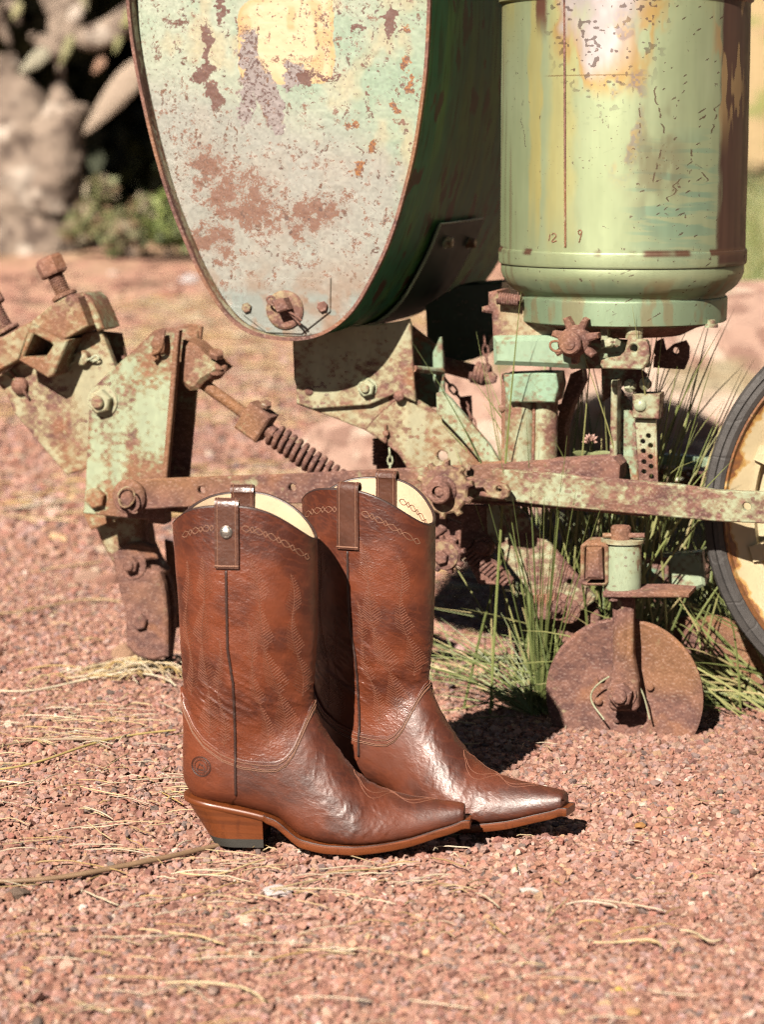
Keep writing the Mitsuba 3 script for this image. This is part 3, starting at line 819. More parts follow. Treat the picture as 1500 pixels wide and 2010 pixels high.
    # heel stack and rubber lift
    def outline(xb, xf, w_, n=20):
        a_ = np.linspace(np.pi / 2, 3 * np.pi / 2, n)
        rr = w_
        back = np.stack([xb + rr + rr * np.cos(a_) * 1.0, rr * np.sin(a_)], 1)
        m_ = 6
        low = np.stack([np.linspace(back[-1, 0], xf, m_)[1:], np.linspace(-w_, -w_ * 0.94, m_)[1:]], 1)
        frt = np.stack([xf - 0.004 * np.sin(np.linspace(0, np.pi, 8)), np.linspace(-w_ * 0.94, w_ * 0.94, 8)], 1)[1:]
        up = np.stack([np.linspace(xf, back[0, 0], m_), np.linspace(w_ * 0.94, w_, m_)], 1)[1:-1]
        return np.vstack([back, low, frt, up])
    o1, o2, o3 = outline(-0.0008, 0.086, 0.0330), outline(0.0225, 0.0862, 0.0285), outline(0.028, 0.0865, 0.0275)
    ztop = np.interp(o1[:, 0], X, zt - tk) + 0.0006
    cen = np.array([0.045, 0.0])
    lv = []
    for f, k_ in [(0, 1)] + [(a_ / 5 + b_, q_) for a_ in range(1, 5) for b_, q_ in ((-0.022, 1), (0.0, 0.9955), (0.022, 1))] + [(1, 1)]:
        o_ = o1 * (1 - f) + o2 * f
        lv.append(np.column_stack([cen + (o_ - cen) * k_, ztop * (1 - f) + 0.0095 * f]))
    hm = grid_mesh(np.array(lv))
    hk = part(key, 'heel', hm, 'sole_leather', smooth=40)
    lv = [np.column_stack([o2 * 1.0, np.full(len(o2), 0.0095)]), np.column_stack([o3, np.full(len(o3), 0.0)]), np.column_stack([o3 * [0.5, 0.2] + [0.03, 0], np.full(len(o3), -0.0002)])]
    part(hk, 'heel_lift', grid_mesh(np.array(lv)), 'heel_rubber', smooth=40, label='dark rubber lift under the heel')
    return key

LEFT_AT = ground_at(450, 1650, 0.0) - np.array([math.cos(math.radians(-6)) * 0.045, math.sin(math.radians(-6)) * 0.045, 0])
build_boot(LEFT_AT + [0, 0, 0.001], math.radians(-6), 0.0545, 'brown leather cowboy boot nearest the viewer, with a silver stud on its pull strap', True, True, 0.0)
_sl = math.radians(-24)
# the second boot: matched at its toe tip and its near strap
RIGHT_AT = at_depth(684, 949, 0.085)
RIGHT_AT = np.array([RIGHT_AT[0] - 0.0655 * math.cos(_sl) - 0.053 * math.sin(_sl), 0.085 + 0.053 * math.cos(_sl) - 0.0655 * math.sin(_sl), 0.001])
build_boot(RIGHT_AT, _sl, 0.0655, 'brown leather cowboy boot standing behind the first, its plain pull strap without stud', False, False, 3.7)
# ------------------------------------------------------------------ the old planter
PK = tag('planter', 'rusty pale green farm planter row unit with hopper, canister and covering disc', 'planter')
TOV = -WW                                                  # towards the viewer, out of the machine's side

def scale(px, py, w):
    return 1.0 / np.linalg.norm(P(px, py + 1, w) - P(px, py, w))

def pl(name, pts, w, th, rust, k=0.0, holes=(), c=0.0014, parent=PK, label=None, uv=None):
    hs = [disc_loop(P(h[0], h[1], w), h[2] / scale(h[0], h[1], w), 14) for h in holes]
    loop = PP(pts, w)
    if uv is None and rust < 0.8:
        ring = Polygon(loop, [h for h in hs]).boundary
        def uv(v):
            q = v - ORG
            d = np.array([ring.distance(Point(a, b)) for a, b in zip(q @ UU, q[:, 2])])
            return np.stack([np.minimum(rust + 0.17 * (d < 0.003), 0.79), np.full(len(v), k)], 1)
    return add(parent, name, slab(loop, w, th, hs, c, 0.006 if rust < 0.8 else 0.0), 'metal', uv=uv if uv is not None else (rust, k), label=label)

def axle(name, px, py, w, prof, rust, k=0.0, parent=PK, n=24, axis=None, smooth=32, phase=0.0, label=None):
    """A turned piece standing out of the plane w; profile in photo pixels: (radius, distance towards the viewer)."""
    s = scale(px, py, w)
    return add(parent, name, lathe(W3(px, py, w), TOV if axis is None else axis, [(r / s, h / s) for r, h in prof], n, phase), 'metal', uv=(rust, k), smooth=smooth, label=label)

def hexbolt(px, py, w, r, rust=0.8, k=0.0, parent=PK, axis=None, phase=0.3, name='bolt', h=0.75):
    return axle(name, px, py, w, [(r, 0), (r, h * r * 0.85), (r * 0.86, h * r), (0, h * r)], rust, k, parent, 6, axis, 20, phase)

def nut(px, py, w, r, rust=0.8, k=0.0, parent=PK, axis=None, phase=0.3, washer=1.3, stud=0.55, name='nut'):
    if washer:
        b = axle(name, px, py, w, [(washer * r, 0), (washer * r, 0.16 * r), (0, 0.16 * r)], rust, k, parent, 22, axis)
    else:
        b = axle(name, px, py, w, [(r * .9, 0), (r * .9, 0.1 * r), (0, 0.1 * r)], rust, k, parent, 22, axis)
    sub = parent if parent.count('__') > 1 else b
    sub = b if b.count('__') < 2 else parent
    axle('hex', px, py, w, [(r, 0.12 * r), (r, 0.85 * r), (r * 0.86, 0.98 * r), (stud * r, 0.98 * r)], rust, k, sub, 6, axis, 20, phase)
    axle('thread_end', px, py, w, [(stud * r, 0.7 * r), (stud * r, 1.3 * r), (stud * r * .8, 1.4 * r), (0, 1.4 * r)], min(1.0, rust + 0.3), k, sub, 14, axis)
    return b

def rivet(px, py, w, r, rust=0.8, k=0.0, parent=PK, name='rivet'):
    return axle(name, px, py, w, [(r, 0), (r * 0.95, r * 0.2), (r * 0.75, r * 0.42), (r * 0.4, r * 0.55), (0, r * 0.6)], rust, k, parent, 16)

def rod(name, pts, r, rust, k=0.0, parent=PK, n=10, label=None, smooth=32, bsdf='metal'):
    """pts: (px, py, w); r in photo pixels."""
    s = scale(*pts[0])
    p = np.array([W3(*q) for q in pts])
    return add(parent, name, tube(spline(p, 4 * len(p) + 6) if len(p) > 2 else p, r / s, n), bsdf, uv=(rust, k), smooth=smooth, label=label)

def coil(name, a, b, R, r, turns, rust, parent=PK, k=0.0, per=14):
    s = scale(*a)
    return add(parent, name, tube(helix(W3(*a), W3(*b), R / s, turns, per), r / s, 8), 'metal', uv=(rust, k), smooth=60)

def cotter(pts, r=2.4, rust=0.7, k=0.0, parent=PK):
    return rod('split_pin', pts, r, rust, k, parent, 7, smooth=60)

def rounded(x0, y0, x1, y1, r, n=4):
    out = []
    for cx, cy, a0 in ((x1 - r, y1 - r, 0), (x0 + r, y1 - r, 90), (x0 + r, y0 + r, 180), (x1 - r, y0 + r, 270)):
        out += [(cx + r * math.cos(math.radians(a0 + 90 * t / n)), cy + r * math.sin(math.radians(a0 + 90 * t / n))) for t in range(n + 1)]
    return out

# ---- hopper tank: a shell with a recessed end plate
TW = -0.075
TANK = [(841, -60), (843, 0), (841, 60), (836, 140), (826, 220), (813, 300), (796, 370), (776, 440), (751, 505), (722, 562), (697, 603), (664, 637), (628, 658), (590, 667), (548, 667), (508, 660), (470, 643),
        (440, 615), (413, 577), (386, 527), (360, 468), (335, 404), (314, 338), (296, 272), (281, 208), (268, 145), (257, 80), (250, 15), (247, -60), (256, -150), (300, -230), (380, -290), (545, -315), (700, -290), (790, -230), (830, -150)]
tp = PP(TANK, TW)
tp = np.vstack([tp, tp[:1]])
_s = np.concatenate([[0], np.cumsum(np.linalg.norm(np.diff(tp, axis=0), axis=1))])
tl = CubicSpline(_s, tp, bc_type='periodic')(np.linspace(0, _s[-1], 181)[:-1])
tl = ccw(tl, True)
TD = 0.72
def band(loop_a, wa, loop_b, wb, rows=2):
    f = np.linspace(0, 1, rows)[:, None, None]
    L = loop_a[None] * (1 - f) + loop_b[None] * f
    w = (wa * (1 - f) + wb * f)[..., 0]
    return grid_mesh(world(L[..., 0], L[..., 1], np.repeat(w, L.shape[1], 1)))
t_in = inset(tl, 0.0022)

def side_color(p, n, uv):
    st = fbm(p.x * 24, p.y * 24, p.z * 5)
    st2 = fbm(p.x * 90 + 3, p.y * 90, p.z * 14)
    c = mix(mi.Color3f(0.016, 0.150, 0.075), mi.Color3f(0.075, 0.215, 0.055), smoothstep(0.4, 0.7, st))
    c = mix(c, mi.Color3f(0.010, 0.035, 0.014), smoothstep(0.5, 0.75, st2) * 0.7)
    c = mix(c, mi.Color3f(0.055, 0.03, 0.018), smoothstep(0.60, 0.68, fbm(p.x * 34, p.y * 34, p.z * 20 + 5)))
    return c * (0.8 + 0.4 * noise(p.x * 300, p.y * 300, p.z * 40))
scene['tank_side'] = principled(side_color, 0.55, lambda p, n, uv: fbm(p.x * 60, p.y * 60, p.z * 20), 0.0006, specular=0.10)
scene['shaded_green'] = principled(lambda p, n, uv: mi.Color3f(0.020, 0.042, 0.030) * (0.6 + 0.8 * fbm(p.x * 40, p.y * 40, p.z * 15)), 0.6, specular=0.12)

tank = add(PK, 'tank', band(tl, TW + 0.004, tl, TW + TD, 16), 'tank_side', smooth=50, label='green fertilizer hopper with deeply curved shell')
add(tank, 'inner_lip', band(t_in, TW + 0.004, t_in, TW + 0.06), 'metal', uv=(0.55, -0.6), smooth=50)
add(tank, 'rim', cat([band(inset(tl, -0.0012), TW + 0.008, inset(tl, -0.0012), TW), band(inset(tl, -0.0012), TW, inset(tl, 0.003), TW), band(inset(tl, 0.003), TW, inset(tl, 0.003), TW + 0.008)]), 'metal', uv=(0.95, 0.0), smooth=40, label='rusty rolled rim of the hopper')
bk = TW + TD - 0.02
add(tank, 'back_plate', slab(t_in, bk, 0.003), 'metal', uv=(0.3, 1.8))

FW = TW + 0.026                                            # the end plate lies this far in
_fo = P(560, 300, FW); _fs = scale(560, 300, FW)
_fu = (P(660, 300, FW) - P(560, 300, FW))[0] / 100

def tri_mask(a, b, edge, soft):                             # helper: 1 inside
    return smoothstep(edge + soft, edge - soft, a + b)

def face_color(p, n, uv):
    u = (p.x - ORG[0]) * UU[0] + (p.y - ORG[1]) * UU[1]
    a = 560 + (u - _fo[0]) / _fu                            # across and down the plate, 1 unit = 0.65 mm
    b = 300 - (p.z - _fo[1]) * _fs
    n1, n2, n3 = fbm(a * 0.012, b * 0.012, 1.0), fbm(a * 0.05, b * 0.05, 5.0), noise(a * 0.22, b * 0.22, 2.0)
    nz = noise(a * 0.55, b * 0.55, 8.0)
    wa, wb = a + 30 * (n2 - 0.5) + 10 * (n3 - 0.5), b + 30 * (fbm(a * 0.05 + 40, b * 0.05, 3.0) - 0.5) + 10 * (nz - 0.5)
    st = fbm(a * 0.06, b * 0.008, 4.0)
    mint = mix(mi.Color3f(0.46, 0.51, 0.39), mi.Color3f(0.35, 0.46, 0.34), smoothstep(0.4, 0.65, n1))
    mint = mix(mint, mi.Color3f(0.30, 0.42, 0.29), smoothstep(640, 800, a + 120 * (st - 0.5)) * 0.55)
    mint = mix(mint, mi.Color3f(0.55, 0.45, 0.27), smoothstep(0.55, 0.75, fbm(a * 0.02 + 9, b * 0.012, 6.0)) * 0.6)
    grey = mix(mi.Color3f(0.35, 0.325, 0.295), mi.Color3f(0.44, 0.42, 0.385), n2)
    low = smoothstep(0.0, 1.0, (b - 150 + 90 * (n1 - 0.5) - 0.30 * (a - 560)) / 150) * smoothstep(-0.25, 0.3, (760 - a) / 160 + (n1 - 0.5))
    c = mix(mint, grey, dr.clip(low, 0, 1) * 0.85)
    c = mix(c, mi.Color3f(0.33, 0.30, 0.26), smoothstep(500, 600, b) * 0.5)
    c = c * (0.86 + 0.28 * n3)
    # the faded decal
    dx, dy = dr.abs(wa * 0.25 + a * 0.75 - 562), dr.abs(wb * 0.25 + b * 0.75 + 0.16 * (a - 562) * dr.select(b < 60, 1, 0) - 78)
    dq = dr.maximum(dx - 62, 0); dw = dr.maximum(dy - 56, 0)
    dd = dr.sqrt(dq * dq + dw * dw)
    dec = smoothstep(33, 31, dd)
    edge = smoothstep(16, 31, dd)
    dcol = mix(mi.Color3f(0.76, 0.60, 0.37), mi.Color3f(0.70, 0.41, 0.15), edge * 0.75)
    dcol = mix(dcol, mi.Color3f(0.62, 0.36, 0.12), smoothstep(0.55, 0.75, fbm(a * 0.035, b * 0.02, 11.0)) * 0.6)
    c = mix(c, dcol, dec)
    # lilac bare patch torn through it, running down in two tongues
    def blob(cx, cy, rx, ry, t=0.0):
        ex, ey = wa - cx, wb - cy
        return dr.sqrt(dr.square((ex * math.cos(t) + ey * math.sin(t)) / rx) + dr.square((-ex * math.sin(t) + ey * math.cos(t)) / ry))
    d = dr.minimum(dr.minimum(blob(488, 105, 20, 45), blob(508, 165, 26, 60, -0.5)), dr.minimum(blob(480, 205, 14, 42, 0.15), blob(540, 215, 16, 50, -0.15)))
    d = dr.minimum(d, blob(576, 150, 22, 30, 0.4))
    lil = mix(mi.Color3f(0.29, 0.235, 0.225), mi.Color3f(0.40, 0.34, 0.335), n3)
    speck = smoothstep(0.60, 0.66, noise(a * 0.30, b * 0.30, 21.0) * 0.7 + 0.3 * nz)
    lil = mix(lil, mi.Color3f(0.12, 0.055, 0.045), speck)
    lim = smoothstep(1.03, 0.97, d)
    ring = smoothstep(1.22, 1.02, d) * (1 - lim)
    c = mix(c, mi.Color3f(0.28, 0.14, 0.09), ring * smoothstep(0.45, 0.6, n2) * 0.8)
    c = mix(c, lil, lim)
    # rust: named blotches
    r = dr.minimum(blob(405, 95, 8, 40, 0.1), blob(398, 145, 30, 16, -0.5))
    r = dr.minimum(r, dr.minimum(blob(418, 185, 14, 30, -0.2), blob(432, 20, 8, 30)))
    r = dr.minimum(r, dr.minimum(blob(765, 45, 9, 32), blob(700, 62, 17, 6)))
    r = dr.minimum(r, dr.minimum(blob(595, 155, 18, 14), dr.minimum(blob(640, 150, 34, 4, 0.05), blob(345, 45, 26, 3.5, 0.1))))
    c = mix(c, mi.Color3f(0.155, 0.060, 0.040) * (0.8 + 0.4 * nz), smoothstep(1.06, 0.94, r))
    o = dr.minimum(dr.minimum(blob(795, 62, 9, 9), blob(790, 130, 12, 17, 0.3)), dr.minimum(blob(803, 165, 9, 20, 0.1), blob(772, 212, 9, 11)))
    o = dr.minimum(o, dr.minimum(blob(705, 330, 12, 14, 0.6), dr.minimum(blob(686, 250, 8, 7), blob(730, 290, 13, 12, 0.7))))
    c = mix(c, mix(mi.Color3f(0.16, 0.06, 0.03), mi.Color3f(0.40, 0.145, 0.02), smoothstep(0.35, 0.6, nz)), smoothstep(1.06, 0.92, o))
    # the large scabs below
    scab = dr.minimum(blob(610, 425, 75, 40, -0.35), dr.minimum(blob(470, 385, 85, 60, 0.5), blob(420, 470, 45, 40)))
    scab = dr.minimum(scab, blob(415, 320, 60, 30, 0.7))
    heavy = smoothstep(1.6, 0.25, scab)
    m = 0.45 * n2 + 0.30 * fbm(a * 0.13, b * 0.13, 3.0) + 0.25 * nz
    spots = smoothstep(-0.035, 0.055, m - (0.665 - 0.235 * heavy - 0.035 * smoothstep(200, 400, b)))
    c = mix(c, mix(mi.Color3f(0.30, 0.20, 0.15), c, 0.45), heavy * 0.6)
    c = mix(c, mix(mi.Color3f(0.19, 0.085, 0.055), mi.Color3f(0.29, 0.135, 0.08), nz), spots)
    # small chips and scratches
    dens = fbm(a * 0.008 + 3, b * 0.008, 44.0)
    v1, v2, vr = mikit.voronoi(a * 0.050 + 1.6 * n2, b * 0.040 + 1.4 * n3)
    chip = smoothstep(0.05, 0.0, v1 + 0.22 * (nz - 0.5) - 0.02 - 0.22 * dr.square(vr)) * dr.select(vr > 1.02 - 0.75 * dens, 1.0, 0.0)
    c = mix(c, mix(mi.Color3f(0.10, 0.048, 0.034), mi.Color3f(0.22, 0.10, 0.05), n3), chip)
    v1, v2, vr = mikit.voronoi(a * 0.13 + 2.0 * n2, b * 0.12)
    c = mix(c, mi.Color3f(0.13, 0.065, 0.042), smoothstep(0.04, 0.0, v1 - 0.22 * vr + 0.04) * dr.select(vr > 1.28 - 0.85 * dens, 1.0, 0.0) * 0.8)
    v1, v2, vr = mikit.voronoi((a + 0.8 * b) * 0.011 + 0.15 * n2, (b - 0.8 * a) * 0.10)
    c = mix(c, mi.Color3f(0.17, 0.09, 0.05), smoothstep(0.09, 0.04, v1) * dr.select(vr > 0.80, 1.0, 0.0) * 0.7)
    # stains round the hatch
    bot = smoothstep(470, 620, b)
    c = mix(c, mi.Color3f(0.33, 0.20, 0.125), bot * smoothstep(0.36, 0.56, fbm(a * 0.02, b * 0.02, 31.0)) * 0.85)
    c = mix(c, mi.Color3f(0.30, 0.36, 0.34), smoothstep(560, 590, b) * smoothstep(0.50, 0.64, fbm(a * 0.03 + 7, b * 0.03, 35.0)) * 0.8)
    c = mix(c, mi.Color3f(0.34, 0.36, 0.33), smoothstep(590, 650, b) * smoothstep(0.45, 0.6, n1) * 0.7)
    return c * mi.Color3f(0.80, 0.82, 0.80)
scene['tank_face'] = principled(face_color, proc(lambda p, n, uv: 0.40 + 0.3 * fbm(p.x * 40, p.y * 40, p.z * 40)), lambda p, n, uv: fbm(p.x * 120, p.y * 120, p.z * 120) + 1.2 * fbm(p.x * 9, p.y * 9, p.z * 9), 0.0007)
add(tank, 'end_plate', slab(inset(tl, 0.0026), FW, 0.003), 'tank_face', label='weathered end plate with a faded cream decal and rust')
hatch = [(476, 547), (649, 546), (648, 612), (592, 656), (522, 653), (476, 618)]
add(tank, 'hatch_plate', slab(PP(hatch, FW - 0.0032), FW - 0.0032, 0.003, c=0.0008), 'tank_face', label='six sided hatch plate at the foot of the hopper')
axle('hatch_cap', 560, 608, FW - 0.003, [(38, 0), (38, 5), (34, 8), (0, 9)], 0.66, -0.9, tank, 32)
pl('square_pin', [(532, 590), (556, 586), (566, 608), (543, 615)], FW - 0.030, 0.022, 0.95, parent=tank, c=0.002)
cotter([(545, 600, FW - 0.022), (530, 596, FW - 0.022), (524, 588, FW - 0.022), (531, 582, FW - 0.022), (545, 594, FW - 0.022), (570, 614, FW - 0.022), (592, 630, FW - 0.022)], 2.4, 0.85, parent=tank)
cotter([(556, 602, FW - 0.02), (575, 622, FW - 0.018), (590, 638, FW - 0.018)], 2.2, 0.85, parent=tank)
hexbolt(485, 604, FW - 0.0035, 10, 0.8, parent=tank); hexbolt(634, 602, FW - 0.0035, 11, 0.85, parent=tank)
# what is left of the decal's letters
def lettering(parent, name, text, px, py, w, hpx, bsdf, uv=None, lean=0.0):
    s = scale(px, py, w)
    m = meshkit.text_mesh(text, hpx / s, 0.0004)
    v = np.array(m.vertices); u0, z0 = P(px, py, w)
    m = trimesh.Trimesh(world(u0 + v[:, 0] + lean * v[:, 1], z0 + v[:, 1], w - v[:, 2]), m.faces, process=False)
    return add(parent, name, m, bsdf, uv=uv, smooth=False)
plain('faint_print', (0.55, 0.40, 0.20), 0.6, 0.35, 200)
lettering(tank, 'decal_lettering', 'ERG', 597, 138, FW - 0.0001, 15, 'faint_print')

# the strap that holds the hopper, following its shell, with two bolts
def outline_run(y0, y1, n, off):
    o = inset(tl, -off)
    right = o[o[:, 0] > tl[:, 0].mean()]
    right = right[np.argsort(right[:, 1])]
    z = np.linspace(P(800, y0, 0)[1], P(800, y1, 0)[1], n)
    return np.stack([np.interp(z, right[:, 1], right[:, 0]), z], 1)
ru = outline_run(690, 448, 26, 0.004)
w0_, w1_ = TW + 0.20, TW + 0.44
thk = np.array([0.006, 0.0])
strap_rows = []
for u_, z_ in ru:
    strap_rows.append([world(u_, z_, w0_), world(u_ + 0.006, z_, w0_), world(u_ + 0.006, z_, w1_), world(u_, z_, w1_)])
sg_ = grid_mesh(np.array(strap_rows))
sg_ = trimesh.Trimesh(sg_.vertices, np.vstack([sg_.faces, [[100, 101, 102], [100, 102, 103]]]), process=False)
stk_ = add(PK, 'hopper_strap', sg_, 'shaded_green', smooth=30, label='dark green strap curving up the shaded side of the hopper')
add(stk_, 'worn_edge', tube(np.array([world(a_ + 0.004, b_, w0_ - 0.0012) for a_, b_ in ru]), 0.0022, 6), 'metal', uv=(0.05, 0.4), smooth=True, label='sunlit strap edge painted as a pale strip, partly for worn metal')  # sunlight on the strap edge put into a pale strip, with some wear
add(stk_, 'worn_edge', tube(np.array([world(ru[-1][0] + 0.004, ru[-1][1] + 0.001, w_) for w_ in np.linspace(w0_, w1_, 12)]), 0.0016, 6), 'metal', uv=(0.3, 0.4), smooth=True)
for i, f in enumerate((0.22, 0.80)):
    q = ru[21 - i]
    base = world(q[0] + 0.006, q[1], w0_ + f * (w1_ - w0_))
    add(stk_, 'bolt', lathe(base, UU * 0.9 - WW * 0.0, [(0.0085, 0), (0.0085, 0.002), (0.0065, 0.002)], 20), 'metal', uv=(0.4, 0.5))
    add(stk_, 'bolt_head', lathe(base + UU * 0.002, UU, [(0.0078, 0), (0.0078, 0.0085), (0.0062, 0.010), (0, 0.010)], 6), 'metal', uv=(0.55, -0.5), smooth=20)

# ---- canister
CW = 0.075
cc = world(*P(1221, 560, CW), CW)
cr = 238 / scale(1221, 560, CW)
def cz(py, w=CW):
    return P(1221, py, w)[1]
RC = cr / 238
prof = [(240, -240), (240, -6), (246, -2), (246, 6)] + [(240, y) for y in np.linspace(10, 487, 40)]
prof2 = [(238, 486), (242, 487), (243.5, 491), (243, 512), (241, 516), (238, 516)]
prof3 = [(236, 515), (238, 519), (238, 532), (234, 543), (226, 556), (215, 566), (207, 571), (203, 575), (203, 579)]
prof4 = [(200, 578), (206, 580), (207, 584), (206, 626), (203, 628), (190, 628)]
def turned(pr, n=96):
    m = lathe(np.array([cc[0], cc[1], 0.0]), ZZ, [(r * RC, cz(y)) for r, y in pr][::-1], n)
    v = np.array(m.vertices); o = v - [cc[0], cc[1], 0]; o[:, 2] = 0
    k = 1 + 0.016 * (meshkit.fbm(v * [7, 7, 5], 3) - 0.5)
    v[:, :2] = cc[:2] + o[:, :2] * k[:, None]
    return trimesh.Trimesh(v, m.faces, process=False)

def can_color(p, n, uv):
    u = (p.x - cc[0]) * UU[0] + (p.y - cc[1]) * UU[1]
    a = u / cr                                              # -1 to 1 across
    th = dr.atan2(u, -((p.x - cc[0]) * WW[0] + (p.y - cc[1]) * WW[1]))
    arc = th * cr
    z = p.z
    n1, n2 = fbm(arc * 11, z * 6, 2.0), fbm(arc * 60, z * 30, 4.0)
    nz = noise(arc * 350, z * 350, 5.0)
    st = fbm(arc * 75, z * 8, 6.0)
    c = mix(mi.Color3f(0.36, 0.46, 0.235), mi.Color3f(0.49, 0.57, 0.345), n1)
    # yellow brushed bands
    yb = dr.maximum(smoothstep(0.04, 0.0, dr.abs(th + 0.60 + 0.10 * (n2 - 0.5)) - 0.05), smoothstep(0.03, 0.0, dr.abs(th + 0.98) - 0.08) * smoothstep(0.93, 1.0, z + 0.1 * n1))
    yb = dr.maximum(yb, smoothstep(0.10, 0.0, dr.abs(th + 0.33 + 0.1 * (n2 - 0.5)) - 0.07) * 0.7)
    yb = dr.maximum(yb, smoothstep(0.90, 1.02, z + 0.25 * (n1 - 0.5)) * 0.8)
    yb = yb * smoothstep(0.62, 0.72, z + 0.06 * st)
    c = mix(c, mi.Color3f(0.60, 0.54, 0.19), yb * (0.80 + 0.5 * (st - 0.5)))
    # teal overpaint low on the right, brushed
    tl_ = smoothstep(0.25, 0.0, dr.abs(th - 0.62) - 0.25) * smoothstep(0.10, 0.03, dr.abs(z - 0.685 + 0.05 * (n1 - 0.5)) ) * smoothstep(0.46, 0.62, fbm(arc * 22 + 30 * z, z * 170, 8.0))
    c = mix(c, mi.Color3f(0.24, 0.42, 0.29), tl_ * 0.7)
    c = mix(c, mi.Color3f(0.17, 0.34, 0.24), smoothstep(0.592, 0.575, z + 0.02 * n2) * 0.45)
    # worn silver-brown top middle
    wear = smoothstep(1.15, 0.75, dr.sqrt(dr.square((th - 0.02 + 0.25 * (n2 - 0.5)) / 0.42) + dr.square((z - 0.985 + 0.14 * (n1 - 0.5) + 0.05 * (n2 - 0.5)) / 0.13)))
    bare = mix(mi.Color3f(0.40, 0.34, 0.33), mi.Color3f(0.62, 0.59, 0.58), n2)
    ob = smoothstep(1.45, 1.1, dr.sqrt(dr.square((th - 0.05 + 0.35 * (n2 - 0.5)) / 0.40) + dr.square((z - 0.985 + 0.14 * (n1 - 0.5)) / 0.13))) 
    c = mix(c, mi.Color3f(0.55, 0.36, 0.11), ob * smoothstep(0.38, 0.62, n2 + 0.1 * st))
    c = mix(c, bare, wear)
    dots = 0.8 * smoothstep(0.69, 0.74, 0.6 * noise(arc * 260, z * 280, 9.0) + 0.4 * noise(arc * 120, z * 130, 19.0)) 
    c = mix(c, mi.Color3f(0.10, 0.06, 0.05), dots * smoothstep(1.5, 0.9, dr.sqrt(dr.square((th - 0.02) / 0.45) + dr.square((z - 0.97) / 0.15))))
    # second rubbed patch, mid height
    w2 = smoothstep(0.50, 0.62, fbm(arc * 40 + 3, z * 28, 12.0)) * smoothstep(1.1, 0.5, dr.sqrt(dr.square((th - 0.16) / 0.22) + dr.square((z - 0.80) / 0.11)))
    c = mix(c, mix(mi.Color3f(0.45, 0.30, 0.12), mi.Color3f(0.29, 0.21, 0.19), smoothstep(0.4, 0.6, nz)), w2 * 0.85)
    dirt = smoothstep(1.2, 0.3, dr.sqrt(dr.square((th - 0.45) / 0.30) + dr.square((z - 0.72) / 0.09))) * smoothstep(0.35, 0.7, n2)
    c = mix(c, mi.Color3f(0.22, 0.17, 0.09), dirt * 0.6)
    # scratches, chips
    v1, v2, vr = mikit.voronoi((arc + 0.5 * z) * 26 + 0.9 * n2, (z - 0.5 * arc) * 110 + 2.5 * n1)
    c = mix(c, mi.Color3f(0.11, 0.06, 0.035), smoothstep(0.13, 0.07, v1) * dr.select(vr > 0.70, 1.0, 0.0) * smoothstep(0.0, 0.6, th + 0.2) * smoothstep(0.36, 0.5, fbm(arc * 8, z * 8, 33.0)) * 0.9)
    v1, v2, vr = mikit.voronoi(arc * 75 + n2 * 2, z * 75 + nz * 0.4)
    c = mix(c, mi.Color3f(0.13, 0.065, 0.04), smoothstep(0.12, 0.05, v1) * dr.select(vr > 0.86, 1.0, 0.0) * 0.8)
    for t0, amp, za, zb, wd in ((0.46, 0.05, 0.70, 0.81, 0.010), (0.30, 0.03, 0.755, 0.79, 0.008), (0.80, 0.10, 0.70, 0.735, 0.012), (-0.72, 0.06, 0.72, 0.80, 0.006), (0.92, 0.12, 0.745, 0.79, 0.013), (0.60, 0.16, 0.66, 0.70, 0.010)):
        g_ = dr.abs(th - t0 - amp * dr.sin(z * 55 + 9 * t0) * 0.6 - amp * 1.6 * (fbm(z * 70, t0 * 9, 41.0) - 0.5))
        c = mix(c, mi.Color3f(0.13, 0.075, 0.04), smoothstep(wd, wd * 0.4, g_) * smoothstep(za - 0.004, za, z) * smoothstep(zb + 0.004, zb, z) * smoothstep(0.34, 0.5, noise(z * 260, t0, 3.0)) * 0.85)
    v1, v2, vr = mikit.voronoi(arc * 190 + n2 * 3, z * 190)
    c = mix(c, mi.Color3f(0.22, 0.13, 0.07), smoothstep(0.16, 0.06, v1) * dr.select(vr > 0.80, 1.0, 0.0) * smoothstep(0.42, 0.62, fbm(arc * 14 + 2, z * 14, 51.0)) * 0.7)
    ln = smoothstep(0.0012, 0.0004, dr.abs(z - 0.826 - 0.006 * arc)) * smoothstep(0.40, 0.3, dr.abs(th + 0.12))
    c = mix(c, mi.Color3f(0.24, 0.15, 0.05), ln * 0.7)
    # rust left of the seam at the top and runs
    rr = smoothstep(0.012, 0.006, dr.abs(arc + 0.083 + 0.012 * (n2 - 0.5)) ) * smoothstep(0.90, 0.94, z + 0.06 * n1)
    c = mix(c, mi.Color3f(0.17, 0.07, 0.04), rr)
    run = smoothstep(0.55, 0.72, fbm(arc * 110, z * 6 + 3, 15.0)) * smoothstep(-0.7, -1.0, th) * 0.5
    c = mix(c, mi.Color3f(0.24, 0.13, 0.06), run)
    # burnt brown band down the right side, flaking
    br = smoothstep(0.98, 1.06, th + 0.10 * (st - 0.5) + 0.06 * (n2 - 0.5))
    c = mix(c, mix(mi.Color3f(0.085, 0.045, 0.03), mi.Color3f(0.16, 0.085, 0.055), st), br * smoothstep(0.585, 0.60, z))
    fl = smoothstep(0.56, 0.62, fbm(arc * 60, z * 16, 18.0)) * smoothstep(0.9, 1.0, th) * smoothstep(1.5, 1.3, th) * smoothstep(0.72, 0.80, z)
    c = mix(c, mi.Color3f(0.55, 0.38, 0.17), fl * 0.8)
    low = smoothstep(0.585, 0.57, z) * smoothstep(0.56, 0.72, n2 + 0.16 * smoothstep(-0.6, -0.35, th) * smoothstep(0.1, -0.15, th))
    c = mix(c, mi.Color3f(0.36, 0.24, 0.11), low * 0.5)
